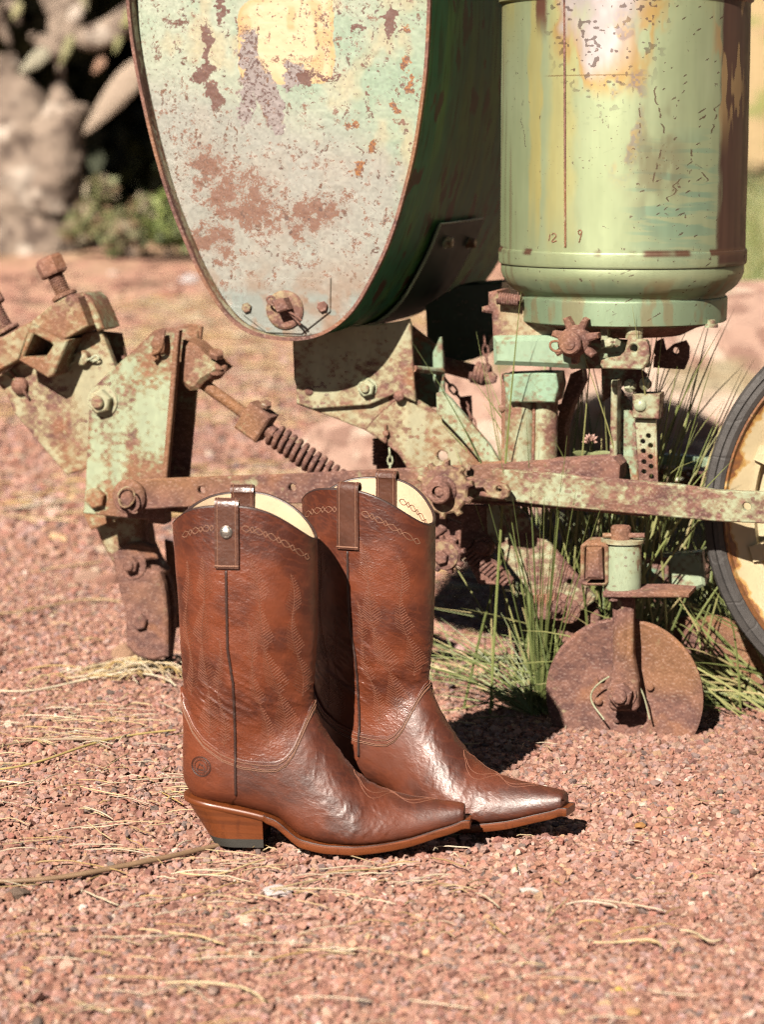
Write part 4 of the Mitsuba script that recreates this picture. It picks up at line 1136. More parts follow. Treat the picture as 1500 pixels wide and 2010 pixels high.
    # rust along the lower band
    rb = smoothstep(0.006, 0.002, dr.abs(z - P_BAND)) * smoothstep(0.42, 0.58, fbm(arc * 30, 3.0, 20.0) + 0.12 * smoothstep(0.3, 0.8, th))
    c = mix(c, mi.Color3f(0.17, 0.09, 0.05), rb)
    return c * (0.93 + 0.14 * fbm(arc * 160, z * 14, 3.0))
P_BAND = float(cz(488))
scene['canister_paint'] = principled(can_color, proc(lambda p, n, uv: 0.46 + 0.14 * fbm(p.x * 50, p.y * 50, p.z * 25)), lambda p, n, uv: fbm(p.x * 90, p.y * 90, p.z * 30) + 2.5 * fbm(p.x * 8, p.y * 8, p.z * 6), 0.0005, specular=0.8, metallic=0.58)
can = add(PK, 'canister', turned(prof), 'canister_paint', smooth=50, label='tall pale green seed canister, brushed with yellow and teal')
add(can, 'lower_band', turned(prof2), 'canister_paint', smooth=30)
add(can, 'shoulder', turned(prof3), 'canister_paint', smooth=50)
add(can, 'collar', turned(prof4), 'canister_paint', smooth=40)
add(can, 'underside', turned([(199, 627), (150, 640), (120, 655), (0, 656)], 48), 'metal', uv=(0.9, 1.0))
def on_can(px, py, off=0.0):
    d = sight(px, py); o = CAM - cc; o2, d2 = o[:2], d[:2]
    r = (cr * 240 / 238) + off
    a, b, c_ = d2 @ d2, 2 * o2 @ d2, o2 @ o2 - r * r
    return CAM + d * ((-b - math.sqrt(b * b - 4 * a * c_)) / (2 * a))
seam = [on_can(1108 + 2.0 * (y / 480), y, 0.0002) for y in np.linspace(-100, 486, 30)]
add(can, 'seam', tube(seam, 0.0016, 6), 'metal', uv=(0.8, -0.6), smooth=True, label='rusty upright seam of the canister')
def hand_number(strokes):
    return cat([tube(spline([on_can(x, y, 0.0003) for x, y in s], 14), 0.0009, 5) for s in strokes])
add(can, 'number_12', hand_number([[(1080, 460), (1078, 473)], [(1084, 462), (1089, 459), (1092, 463), (1087, 470), (1084, 474), (1093, 473)]]), 'metal', uv=(0.95, 0), smooth=True)
add(can, 'number_9', hand_number([[(1142, 456), (1138, 452), (1135, 457), (1139, 461), (1142, 456), (1140, 466), (1136, 476)]]), 'metal', uv=(0.95, 0), smooth=True)
axle('collar_bolt', 1397, 628, CW - 0.06, [(8, 0), (8, 8), (13, 8), (13, 15), (0, 16)], 0.6, 0.2, can, 12, axis=-ZZ)

# ---- drag bar across the front
BAR = [(232, 958), (240, 945), (300, 941), (500, 934), (640, 928), (924, 914), (970, 921), (1092, 931), (1214, 942), (1332, 952), (1409, 963), (1560, 969), (1560, 1031), (1400, 1023), (1273, 1011), (1092, 995), (1001, 984), (700, 985), (345, 996), (270, 1001), (238, 990)]
u_l, u_r = P(950, 950, -0.04)[0], P(1290, 980, -0.04)[0]
bar_uv = lambda v: np.stack([np.interp((v - ORG) @ UU, [u_l - 0.12, u_l, u_l + 0.06, u_r - 0.06, u_r, u_r + 0.1], [0.86, 0.86, 0.60, 0.74, 0.36, 0.30]), np.full(len(v), 0.12)], 1)
bar_loop = np.vstack([np.linspace(a, b, 8, endpoint=False) for a, b in zip(BAR, BAR[1:] + BAR[:1])])
pl('drag_bar', bar_loop, -0.04, 0.012, 0.8, 0, [(395, 963, 8), (573, 958, 8), (1466, 995, 8)], uv=bar_uv, label='long flat drag bar, rusty at left and green at right')
pl('bar_ledge', [(924, 916), (1110, 905), (1204, 899), (1217, 914), (1215, 943), (1092, 932), (970, 922)], -0.027, 0.05, 0.86, 0.1)
pl('bar_edge', [(924, 988), (1092, 999), (1273, 1015), (1273, 1009), (1092, 993), (924, 980)], -0.03, 0.045, 0.9)
axle('pin_boss', 256, 974, -0.04, [(34, 0), (34, 10), (30, 14), (0, 15)], 0.9, 0, PK, 26)
axle('pin_end', 248, 976, -0.05, [(19, 0), (19, 14), (16, 17), (0, 18)], 0.9, -0.5, PK, 20)
rod('pin_wire', [(232, 976, -0.066), (240, 960, -0.066), (256, 957, -0.066), (264, 972, -0.066), (257, 990, -0.066), (240, 994, -0.066), (233, 980, -0.068), (250, 998, -0.062), (270, 1004, -0.055)], 1.9, 0.5, -1.0, PK, 6)
# sprocket and lever
def gear(px, py, w, R, teeth, root=0.82):
    c = P(px, py, w); s = scale(px, py, w); out = []
    for i in range(teeth):
        for f, r in ((-0.36, root), (-0.20, root + 0.02), (-0.13, 1.0), (0.13, 1.0), (0.20, root + 0.02), (0.36, root)):
            a = 2 * np.pi * (i + f) / teeth + 0.25
            out.append(c + r * R / s * np.array([math.cos(a), math.sin(a)]))
    return np.array(out)
sp = add(PK, 'sprocket', slab(gear(871, 962, -0.085, 58, 10), -0.085, 0.012, [disc_loop(P(871, 962, -0.085), 0.008)], 0.0025), 'metal', uv=(0.66, -1.0), label='rusty sprocket on the drag bar')
axle('hub', 868, 962, -0.085, [(29, 0), (29, 4), (23, 10), (23, 30), (20, 33), (12, 33), (12, 12), (0, 12)], 0.9, -0.6, sp, 26)
axle('shaft_end', 866, 964, -0.098, [(11, 0), (11, 8), (7, 12), (0, 12)], 0.9, -0.4, sp, 14)
pl('lever', [(905, 936), (930, 938), (975, 947), (992, 952), (1000, 964), (997, 976), (986, 981), (940, 974), (942, 966), (955, 968), (948, 958), (910, 962)], -0.070, 0.012, 0.6, -0.8, [(979, 961, 6)], 0.003)
hexbolt(918, 917, -0.05, 8, 0.7, -0.3)
sp2 = add(PK, 'sprocket', slab(gear(874, 1090, -0.055, 38, 8, 0.78), -0.055, 0.012, (), 0.002), 'metal', uv=(0.9, -0.4), label='small rusty sprocket below the large one')
axle('plate_ring', 872, 1090, -0.055, [(28, 0), (28, 3), (0, 4)], 0.6, -1.0, sp2, 26)
hexbolt(867, 1093, -0.058, 14, 0.95, parent=sp2)
pl('link_plate', [(872, 1015), (906, 1028), (903, 1078), (888, 1085), (868, 1062)], -0.045, 0.008, 0.95)
pl('link_plate', [(845, 1005), (874, 1012), (876, 1040), (850, 1060)], -0.05, 0.008, 0.9)
pl('backing_plate', [(850, 990), (1005, 992), (990, 1060), (930, 1085), (850, 1110)], 0.05, 0.01, 0.9, 1.0)  # added rust-dark plate standing in for the shadow behind the sprockets

# ---- left: channel plate, clamp, toolbar bracket
CHAN = [(302, 649), (318, 644), (330, 643), (352, 649), (350, 668), (338, 813), (326, 945), (322, 1024), (163, 1008), (167, 960), (173, 833), (180, 763), (240, 707)]
pl('channel_plate', CHAN, -0.006, 0.008, 0.50, 0.25, label='big pale green plate streaked with rust at the left')
pl('channel_flange', [(342, 650), (352, 649), (350, 668), (338, 813), (326, 945), (317, 945), (328, 813), (341, 668)], -0.010, 0.012, 0.97)
add(PK, 'channel_plate', slab(PP(CHAN, -0.006) + [0.004, 0.0], 0.070, 0.006), 'metal', uv=(0.72, 0.25), label='rear plate of the channel')
pl('channel_web', [(176, 765), (188, 765), (180, 1000), (166, 1000)], 0.004, 0.064, 0.75, 0.2)
nut(202, 787, -0.006, 24, 0.22, -0.35, stud=0.5)
hexbolt(190, 976, -0.006, 21, 0.55, -0.5)
rivet(316, 676, -0.006, 20, 0.9); cotter([(322, 650, -0.016), (320, 662, -0.022), (312, 690, -0.02), (300, 697, -0.012), (306, 708, -0.014)], 4, 0.9)
cotter([(300, 694, -0.012), (306, 690, -0.016), (310, 698, -0.014), (304, 706, -0.010)], 3, 0.8, -0.6)
pl('foot_tab', [(292, 1012), (321, 1010), (321, 1030), (292, 1026)], 0.0, 0.03, 0.95)
# yoke and spring rod
pl('yoke', [(352, 700), (356, 668), (380, 676), (398, 694), (420, 712), (433, 726), (418, 738), (398, 750), (386, 766), (370, 768), (353, 752)], 0.012, 0.05, 0.72, -0.3, c=0.006)
pl('yoke_strap', [(352, 652), (376, 655), (388, 650), (388, 672), (402, 694), (396, 700), (372, 684), (353, 665)], 0.066, 0.012, 0.5, 0.2)
axle('yoke_collar', 419, 722, 0.03, [(24, -8), (25, 0), (25, 12), (20, 16), (0, 17)], 0.95, 0, PK, 20, axis=UU * 0.35 + ZZ * 0.45 - WW * 0.5)
hexbolt(424, 700, 0.02, 15, 0.92, axis=UU * 0.25 + ZZ * 0.75 - WW * 0.3)
RW = 0.035
rod('spring_rod', [(398, 753, RW), (670, 948, RW)], 11.5, 0.95, 0, n=14, label='rusty rod carrying the coil spring')
def brick_on(a, b, w, half, thick, name, rust):
    A, B = P(*a, w), P(*b, w)
    d = (B - A) / np.linalg.norm(B - A); n_ = np.array([-d[1], d[0]]); h = half / scale(*a, w)
    return add(PK, name, slab(np.array([A - n_ * h, B - n_ * h, B + n_ * h, A + n_ * h]), w - thick / 2, thick, (), 0.003), 'metal', uv=(rust, -0.3))
brick_on((482, 812), (524, 842), RW, 30, 0.036, 'rod_block', 0.92)
hexbolt(522, 797, RW - 0.006, 11, 0.75, -0.4, axis=UU * 0.28 + ZZ * 0.75 - WW * 0.35)
rod('rod_collar', [(521, 841, RW), (538, 853, RW)], 15, 0.95, 0, n=14)
coil('spring', (536, 851, RW), (672, 949, RW), 20, 5.6, 11.5, 0.96)
# clamp casting farther left and a little behind
LW = 0.050
pl('clamp_plate', [(0, 738), (36, 713), (60, 700), (95, 742), (104, 738), (130, 668), (150, 668), (163, 656), (195, 648), (201, 656), (226, 722), (262, 790), (256, 880), (222, 905), (166, 922), (130, 932), (74, 866), (29, 812), (13, 774), (-12, 745)], LW, 0.012, 0.46, -0.55, label='broad yellowish clamp plate at the left edge')
pl('clamp_plate', [(195, 650), (236, 655), (255, 740), (240, 800), (226, 730)], LW + 0.05, 0.008, 0.6, -0.2)
pl('clamp_jaw', [(-30, 685), (45, 640), (60, 632), (104, 597), (138, 578), (152, 584), (173, 640), (132, 664), (116, 668), (62, 640), (52, 662), (36, 706), (-30, 742)], LW - 0.035, 0.07, 0.46, -0.7, c=0.003, label='clamp jaw carrying the square headed screws')
pl('jaw_lip', [(150, 578), (164, 577), (178, 589), (191, 616), (203, 646), (190, 651), (179, 632), (172, 604), (160, 592), (154, 600)], LW - 0.010, 0.06, 0.45, -0.2, c=0.003)
sqo = PP([(60, 637), (120, 668), (134, 668), (105, 736), (94, 742), (37, 708)], LW - 0.050)
sqi = PP([(66, 656), (98, 672), (104, 678), (90, 700), (84, 704), (46, 700)], LW - 0.050)
add(PK, 'toolbar_socket', slab(sqo, LW - 0.050, 0.15, [sqi], 0.002), 'metal', uv=(0.70, -0.3), label='open square socket in the clamp')
pl('socket_back', [(30, 640), (140, 640), (140, 745), (30, 745)], LW + 0.11, 0.006, 1.0)
def clamp_screw(bx, by, tx, ty, w):
    a, b = W3(bx, by, w), W3(tx, ty, w)
    d = (b - a) / np.linalg.norm(b - a); s = scale(bx, by, w)
    k = add(PK, 'clamp_screw', thread(a, b, 16 / s, 4.6 / s), 'metal', uv=(0.9, 0), smooth=30, label='thick threaded clamp screw with a hexagon head')
    add(k, 'head', lathe(b - d * 2 / s, d, [(0, 0), (27 / s, 0), (29 / s, 4 / s), (29 / s, 30 / s), (24 / s, 37 / s), (0, 37 / s)], 6, 0.35), 'metal', uv=(0.95, 0), smooth=20)
    add(k, 'flange', lathe(a - d * 2 / s, d, [(26 / s, 0), (26 / s, 5 / s), (20 / s, 9 / s), (0, 9 / s)], 20), 'metal', uv=(0.85, -0.3))
clamp_screw(127, 582, 107, 538, LW)
clamp_screw(14, 650, -14, 600, LW)
axle('clevis_pin', 166, 702, LW, [(15, 0), (15, 14), (13, 18), (0, 20)], 0.75, -0.3, PK, 18)
cotter([(131, 698, LW - 0.006), (150, 699, LW - 0.008), (180, 703, LW - 0.010), (189, 698, LW - 0.008), (194, 704, LW - 0.008), (188, 708, LW - 0.008), (168, 704, LW - 0.01), (150, 708, LW - 0.008), (133, 720, LW - 0.006)], 2.3, 0.1, 0.0)
axle('clevis_pin', 41, 757, LW, [(17, 0), (17, 6), (16, 11), (11, 16), (5, 18), (0, 18)], 0.9, 0, PK, 20)
cotter([(20, 728, LW - 0.003), (32, 744, LW - 0.008), (48, 770, LW - 0.008), (56, 782, LW - 0.004)], 3, 0.75, -0.6)
cotter([(12, 736, LW - 0.003), (30, 746, LW - 0.008)], 2.2, 0.6, -0.3)

# ---- shank and shoe
SW = 0.100
pl('shank', [(172, 1000), (232, 990), (278, 1000), (288, 1069), (302, 1100), (318, 1125), (300, 1155), (250, 1175), (228, 1120), (200, 1070)], SW, 0.035, 0.55, -0.55, c=0.004, label='tan shank arm leading down to the shoe')
pl('shank_tab', [(160, 1004), (242, 1014), (178, 1041)], SW - 0.03, 0.01, 0.62, -0.3)
shoe = pl('shoe', [(221, 1090), (232, 1077), (246, 1070), (261, 1066), (282, 1067), (303, 1075), (308, 1097), (284, 1100), (289, 1118), (312, 1123), (320, 1145), (324, 1166), (328, 1210), (329, 1289), (300, 1296), (270, 1290), (247, 1268), (246, 1199), (237, 1173), (224, 1120)], SW - 0.016, 0.014, 0.97, c=0.003, label='rust brown shoe bolted to the shank')
pl('shoe_blade', [(318, 1110), (334, 1140), (342, 1180), (341, 1235), (333, 1300), (322, 1310), (322, 1160)], SW + 0.03, 0.012, 0.98)
pl('shoe_blade', [(322, 1060), (337, 1064), (350, 1130), (352, 1232), (338, 1236), (330, 1160)], SW + 0.075, 0.008, 0.9, -0.3)
nut(259, 1107, SW - 0.016, 17, 0.95, parent=shoe, washer=1.75, stud=0.6)
hexbolt(276, 1219, SW - 0.016, 16, 0.97, parent=shoe)

# ---- hopper bracket, frame plates
BW = 0.032
pl('hopper_bracket', [(574, 668), (590, 640), (650, 640), (705, 640), (752, 636), (788, 630), (802, 626), (806, 637), (811, 720), (815, 789), (776, 773), (725, 795), (613, 803), (582, 792), (581, 757), (577, 745)], BW, 0.008, 0.32, -0.4, label='pale bracket plate under the hopper, half in its shade')
nut(722, 761, BW, 17, 0.15, 0.0, washer=1.15, stud=0.5)
rivet(607, 768, BW, 9, 0.9); rivet(783, 778, BW, 11, 0.9)
pl('bracket_flange', [(849, 690), (862, 662), (867, 662), (871, 740), (872, 780), (864, 779), (850, 745)], BW + 0.075, 0.007, 0.15, 0.75)
pl('bracket_web', [(808, 640), (870, 690), (872, 800), (815, 800)], BW + 0.12, 0.008, 0.5, 1.4)  # dark plate added to paint the shade between bracket and flange
rod('cross_rod', [(812, 724, BW + 0.004), (868, 730, BW + 0.08)], 7, 0.5, 0.3)
pl('frame_plate', [(581, 793), (584, 775), (640, 770), (776, 772), (815, 783), (857, 810), (904, 860), (950, 912), (962, 940), (798, 940), (798, 916), (781, 891), (756, 871), (736, 857), (717, 845), (658, 822), (613, 805)], BW + 0.010, 0.010, 0.46, -0.5, [(868, 896, 11)], label='cream and rust frame plate below the bracket')
rod('weld_crease', [(718, 843, BW + 0.010), (745, 812, BW + 0.010), (776, 786, BW + 0.010)], 1.3, 1.0)
pl('brace', [(856, 772), (868, 769), (885, 784), (925, 832), (962, 876), (992, 926), (950, 915), (905, 861), (857, 811)], BW - 0.012, 0.010, 0.36, 0.3, label='slanting pale green brace')
rod('wire_clip', [(757, 833, BW + 0.006), (757, 868, BW + 0.006)], 3, 0.95); axle('wire_knot', 758, 850, BW + 0.006, [(6, -4), (6, 5), (0, 6)], 0.95)
coil('lift_spring', (748, 862, 0.17), (748, 915, 0.17), 14, 3.2, 8, 0.97, k=1)
pl('spring_plate', [(738, 860), (775, 858), (800, 935), (738, 935)], 0.19, 0.01, 0.98)
def chain(name, pts, link, r, rust, k, label):
    p = spline(np.array([W3(*q) for q in pts]), 200)
    s = np.concatenate([[0], np.cumsum(np.linalg.norm(np.diff(p, axis=0), axis=1))])
    n = int(s[-1] / (link * 0.72)); ms = []
    for i in range(n):
        f = (i + 0.5) / n * s[-1]
        c = np.array([np.interp(f, s, p[:, j]) for j in range(3)])
        d = np.array([np.interp(min(f + 0.002, s[-1]), s, p[:, j]) for j in range(3)]) - c; d /= np.linalg.norm(d) + 1e-9
        q = np.cross(d, [0.3, 1, 0.2] if i % 2 else [1, 0.1, 0.4]); q /= np.linalg.norm(q)
        a = np.linspace(0, 2 * np.pi, 15)
        ms.append(tube(c + 0.5 * link * np.cos(a)[:, None] * d + 0.26 * link * np.sin(a)[:, None] * q, r, 5, cap=False))
    return add(PK, name, cat(ms), 'metal', uv=(rust, k), smooth=True, label=label, kind='stuff')
chain('hanging_chain', [(764, 882, BW), (766, 910, BW), (763, 940, BW)], 0.013, 0.0012, 0.05, 0.0, 'short pale hanging chain')
chain('hanging_chain', [(777, 895, 0.12), (780, 915, 0.12), (779, 945, 0.12)], 0.013, 0.0013, 1.0, 0.0, 'dark chain beside the pale one')
chain('hanging_chain', [(872, 742, 0.2), (890, 765, 0.2), (915, 800, 0.2), (930, 840, 0.2)], 0.017, 0.0016, 1.0, 1.0, 'dark chain behind the brace')
chain('hanging_chain', [(950, 660, 0.22), (955, 700, 0.22), (960, 735, 0.22)], 0.016, 0.0015, 1.0, 1.0, 'dark chain left of the canister foot')
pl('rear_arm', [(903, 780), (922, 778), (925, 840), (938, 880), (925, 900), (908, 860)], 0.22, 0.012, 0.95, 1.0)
pl('hopper_gearbox', [(835, 600), (900, 560), (985, 555), (985, 610), (968, 655), (955, 688), (930, 705), (900, 712), (840, 705)], 0.24, 0.10, 0.15, 2.0)  # added block in near-black green, stands in for the shade under the hopper
rod('rear_axle', [(868, 715, 0.24), (962, 740, 0.24)], 16, 0.95, n=16)
coil('axle_spring', (930, 730, 0.20), (958, 738, 0.20), 18, 4.5, 4, 0.9, k=-0.5)
hexbolt(965, 742, 0.18, 13, 0.85, -0.4)

# ---- under the canister
pl('hinge_block', [(958, 574), (975, 572), (979, 584), (1018, 597), (1095, 612), (1095, 663), (967, 663), (965, 616), (945, 613), (945, 603), (958, 602)], 0.0, 0.07, 0.66, -0.8, c=0.003, label='rusty hinge block beside the canister foot')
coil('hinge_spring', (978, 586, -0.012), (1022, 591, -0.012), 10, 2.6, 9, 0.9)
bar2 = PP([(966, 661), (1072, 660), (1086, 664), (1142, 668), (1146, 725), (1086, 722), (1072, 721), (968, 717)], -0.022)
add(PK, 'support_bar', slab(bar2, -0.022, 0.05, (), 0.006), 'metal', uv=(0.20, 0.75), label='mint green support bar under the canister')
pl('support_bar', [(1120, 662), (1270, 672), (1272, 722), (1120, 725)], -0.004, 0.02, 0.55, 0.8)
SWH = -0.075
star = []
for i in range(7):
    for f, r in ((-0.30, 27), (-0.12, 45), (0.12, 45), (0.30, 27)):
        a = 2 * np.pi * (i + f) / 7 + 0.2
        star.append(P(1128, 668, SWH) + r / 1500 * np.array([math.cos(a), math.sin(a)]))
sw = add(PK, 'star_wheel', slab(np.array(star), SWH, 0.02, (), 0.004), 'metal', uv=(0.93, -0.2), label='rusty star wheel on a stub shaft')
axle('hub', 1124, 673, SWH, [(30, 0), (26, 6), (22, 8), (22, 26), (19, 30), (11, 30), (11, 33), (0, 34)], 0.93, -0.2, sw, 24)
cotter([(1112, 682, SWH - 0.012), (1094, 690, SWH - 0.012), (1082, 684, SWH - 0.012), (1081, 674, SWH - 0.012), (1092, 670, SWH - 0.012), (1110, 677, SWH - 0.012)], 2.6, 0.95, parent=sw)
pl('paddle', [(1180, 708), (1190, 704), (1216, 700), (1226, 690), (1232, 668), (1250, 666), (1268, 668), (1274, 682), (1275, 698), (1271, 712), (1262, 726), (1183, 724), (1178, 716)], -0.055, 0.014, 0.52, 0.2, [(1244, 684, 8)], 0.003, label='paddle shaped latch with a round hole')
pl('tab', [(1178, 627), (1196, 628), (1192, 682), (1180, 686)], -0.04, 0.02, 0.55, 0.2)
pl('dust_cover', [(1190, 628), (1255, 632), (1256, 645), (1196, 640)], -0.03, 0.06, 0.6, 0.3)
axle('cap_screw', 1245, 665, -0.035, [(0, 0), (17, 0), (17, 9), (18, 10), (18, 30), (0, 31)], 0.5, -0.2, PK, 16, axis=ZZ)
hexbolt(1208, 672, -0.03, 10, 0.4, -0.3, axis=UU * 0.7 - WW * 0.5); axle('grease_fitting', 1197, 672, -0.03, [(11, 0), (11, 10), (7, 16), (0, 17)], 0.5, -0.3)
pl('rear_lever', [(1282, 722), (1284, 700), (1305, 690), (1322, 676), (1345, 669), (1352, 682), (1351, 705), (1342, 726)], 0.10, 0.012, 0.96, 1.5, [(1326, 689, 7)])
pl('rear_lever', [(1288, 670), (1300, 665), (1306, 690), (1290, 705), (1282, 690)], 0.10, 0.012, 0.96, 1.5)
# seed tube
pl('tube_flange', [(988, 736), (1060, 733), (1092, 734), (1096, 760), (1088, 790), (1000, 790), (992, 770)], -0.012, 0.05, 0.22, 0.9)
for x, r, nm in ((1024, 31, 'seed_tube'), (1071, 25, 'seed_tube')):
    p0, p1 = W3(x, 775, 0.02), W3(x - 3, 935, 0.02)
    s = scale(x, 800, 0.05)
    add(PK, nm, lathe(p1, p0 - p1, [(r / s, 0), (r / s, np.linalg.norm(p1 - p0)), (r * 0.9 / s, np.linalg.norm(p1 - p0) + 0.004), (0, np.linalg.norm(p1 - p0) + 0.004)], 24), 'metal', uv=(0.30, 0.10), label='upright pale seed tube, rust spotted')
rod('tube_weld', [(1049, 785, 0.006), (1046, 930, 0.006)], 3.2, 0.95)
pl('tube_strap', [(984, 735), (996, 735), (994, 930), (984, 930)], 0.02, 0.02, 0.6, -0.5)
pl('curved_arm', [(1142, 724), (1120, 734), (1106, 775), (1092, 830), (1092, 930), (1108, 930), (1110, 840), (1122, 800), (1146, 750)], 0.06, 0.03, 0.85, 0.9)
rivet(985, 802, 0.02, 8, 0.7); hexbolt(1103, 800, 0.05, 9, 0.9)
# right post with perforated strap
pl('post', [(1200, 747), (1212, 747), (1210, 930), (1196, 930)], 0.0, 0.03, 0.30, 0.0)
pl('post_web', [(1211, 755), (1236, 790), (1249, 826), (1254, 945), (1208, 945)], 0.032, 0.01, 0.42, 0.6)
pl('post_head', [(1242, 774), (1295, 774), (1293, 823), (1242, 821)], -0.015, 0.035, 0.40, 0.1)
rivet(1257, 796, -0.015, 13, 0.3, 0.2)
hl = [(1273, 856, 5), (1262, 867, 5), (1277, 875, 5), (1263, 886, 5), (1277, 897, 5), (1264, 907, 5), (1278, 916, 5), (1264, 926, 5), (1279, 936, 5)]
zt_, zb_ = P(1270, 870, -0.004)[1], P(1270, 915, -0.004)[1]
pl('perforated_strap', np.vstack([np.linspace(a, b, 6, endpoint=False) for a, b in zip([(1247, 824), (1288, 824), (1292, 948), (1255, 948)], [(1288, 824), (1292, 948), (1255, 948), (1247, 824)])]), -0.004, 0.005, 0.4, 0, hl, 0.0008,
   uv=lambda v: np.stack([np.interp(v[:, 2], [zb_, zt_], [0.95, 0.32]), np.full(len(v), -0.1)], 1), label='strap drilled with two rows of holes')
nut(1232, 757, -0.01, 13, 0.1, 0.0, axis=UU * 0.8 - WW * 0.4, washer=0); nut(1262, 753, -0.01, 13, 0.1, 0.0, axis=UU * 0.8 - WW * 0.4, washer=0)
pl('post_top', [(1180, 722), (1250, 722), (1268, 735), (1262, 770), (1246, 770), (1240, 745), (1182, 790)], 0.05, 0.012, 0.5, 0.8)

# ---- slanting arm down to the disc
DW = 0.045
arm = pl('diagonal_arm', [(955, 1000), (962, 988), (1013, 992), (1030, 1010), (1168, 1172), (1166, 1180), (1132, 1206), (1080, 1214), (1046, 1170), (985, 1092), (957, 1050)], DW, 0.010, 0.36, -0.05, [(1118, 1143, 6)], label='pale slanting arm freckled with rust')
pl('arm_shoe', [(1047, 1168), (1094, 1167), (1100, 1216), (1048, 1217)], DW - 0.006, 0.006, 0.95)
pl('arm_foot', [(1068, 1205), (1170, 1180), (1178, 1215), (1150, 1245), (1105, 1262)], DW + 0.02, 0.010, 0.95, -0.3)
nut(1097, 1190, DW - 0.006, 17, 0.95, washer=1.6, stud=0.6)
axle('bush', 1117, 1198, DW + 0.0, [(24, 0), (24, 8), (18, 9), (0, 9)], 0.9, 0.0, PK, 20)
nut(953, 1071, DW - 0.004, 21, 0.93, -0.2, washer=0, stud=0.6)
rk = pl('ratchet_rack', [(914, 1072), (926, 1060), (1006, 1138), (1002, 1150), (940, 1146), (922, 1112), (911, 1090)], DW - 0.012, 0.010, 0.95, label='toothed ratchet rack')
for i in range(13):
    f = i / 12
    x, y = 926 + 72 * f, 1066 + 72 * f
    L = 44 * (1 - 0.62 * f) + 4
    pl('tooth', [(x - 2.2, y - 2.2), (x + 2.2, y + 2.2), (x + 2.2 - L * 0.62, y + 2.2 + L * 0.55), (x - 2.2 - L * 0.62, y - 2.2 + L * 0.55)], DW - 0.017, 0.008, 0.92, parent=rk, c=0.001)

# ---- covering disc on its stem
Kd = W3(1225, 1366, 0.0); s_ = scale(1225, 1366, 0.0); Rd = 153 / s_
disc = add(PK, 'covering_disc', lathe(Kd, TOV, [(Rd, -0.004), (Rd, 0.0), (Rd - 0.004, 0.0015), (0.07, -0.006), (0.04, -0.008), (0, -0.008)], 72), 'metal', uv=(0.97, -0.3), smooth=30, label='round rusty covering disc standing in the gravel')
for a, b in ((1276, 1348), (1175, 1376), (1211, 1411), (1260, 1400), (1180, 1330)):
    rivet(a, b, 0.004, 8, 0.98, parent=disc)
DS = -0.034
stem_pts = [(1201, 1166), (1243, 1166), (1243, 1285), (1247, 1310), (1253, 1340), (1254, 1388), (1247, 1397), (1202, 1396), (1194, 1386), (1195, 1340), (1200, 1310), (1203, 1285)]
stem_key = add(PK, 'disc_stem', slab(PP(stem_pts, DS), DS, 0.016, (), 0.004), 'metal', uv=(0.93, -0.2), smooth=60, label='rusty stem of the covering disc with a flattened foot')
axle('stem_round', 1222, 1295, DS + 0.010, [(0, 0), (16, 0), (19, 20), (19, 150), (0, 150)], 0.9, -0.2, stem_key, 20, axis=ZZ)
nut(1221, 1360, DS, 24, 0.95, -0.2, parent=stem_key, washer=1.2, stud=0.6)
SLV = -0.030
sl = axle('sleeve', 1222, 1162, SLV, [(0, 0), (35, 0), (36, 3), (36, 94), (34, 98), (0, 99)], 0.28, 0.35, PK, 32, axis=ZZ, label='pale green sleeve holding the disc stem')
axle('washer', 1222, 1064, SLV, [(0, 0), (42, 0), (42, 6), (0, 6)], 0.15, -0.4, sl, 28, axis=ZZ)
axle('stem_top', 1219, 1062, SLV, [(20, 0), (20, 26), (17, 30), (0, 30)], 0.96, 0, sl, 18, axis=ZZ)
rod('cross_pin', [(1184, 1051, SLV - 0.004), (1266, 1051, SLV - 0.004)], 5, 0.5, -0.9, sl)
pl('stem_plate', [(1183, 1162), (1300, 1162), (1352, 1166), (1352, 1173), (1300, 1173), (1184, 1173)], SLV - 0.03, 0.06, 0.92, -0.2)
fr = PP(rounded(1139, 1066, 1194, 1150, 9), SLV - 0.022)
fi = PP(rounded(1147, 1074, 1186, 1143, 5), SLV - 0.022)
add(PK, 'clamp_ring', slab(fr, SLV - 0.022, 0.05, [fi], 0.002), 'metal', uv=(0.72, -0.8), label='square clamp ring beside the sleeve')
pl('clamp_block', [(1150, 1076), (1180, 1076), (1183, 1138), (1148, 1138)], SLV - 0.034, 0.05, 0.92, -0.2, c=0.004)
hexbolt(1205, 1172, SLV - 0.02, 10, 0.95, axis=-ZZ)
pl('rear_bracket', [(1284, 1090), (1378, 1083), (1384, 1150), (1346, 1166), (1298, 1152)], 0.10, 0.02, 0.30, 0.4, c=0.004)
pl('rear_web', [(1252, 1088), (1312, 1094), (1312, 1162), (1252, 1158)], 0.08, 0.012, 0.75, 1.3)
Kd2 = W3(1385, 1328, 0.17)
add(PK, 'covering_disc', lathe(Kd2, TOV, [(0.085, -0.004), (0.085, 0.0), (0.05, -0.006), (0, -0.008)], 60), 'metal', uv=(0.95, -0.2), smooth=30, label='second covering disc half hidden in the grass')
pl('rear_beam', [(1284, 892), (1330, 894), (1420, 902), (1420, 921), (1284, 912)], 0.22, 0.02, 0.22, 0.9, label='mint green beam behind the wheel')
chain('drive_chain', [(1286, 925, 0.2), (1350, 930, 0.2), (1420, 934, 0.2)], 0.018, 0.0022, 0.95, 0, 'rusty drive chain below the green beam')
rod('drive_shaft', [(1284, 940, 0.24), (1420, 948, 0.24)], 9, 0.8, 0.3)
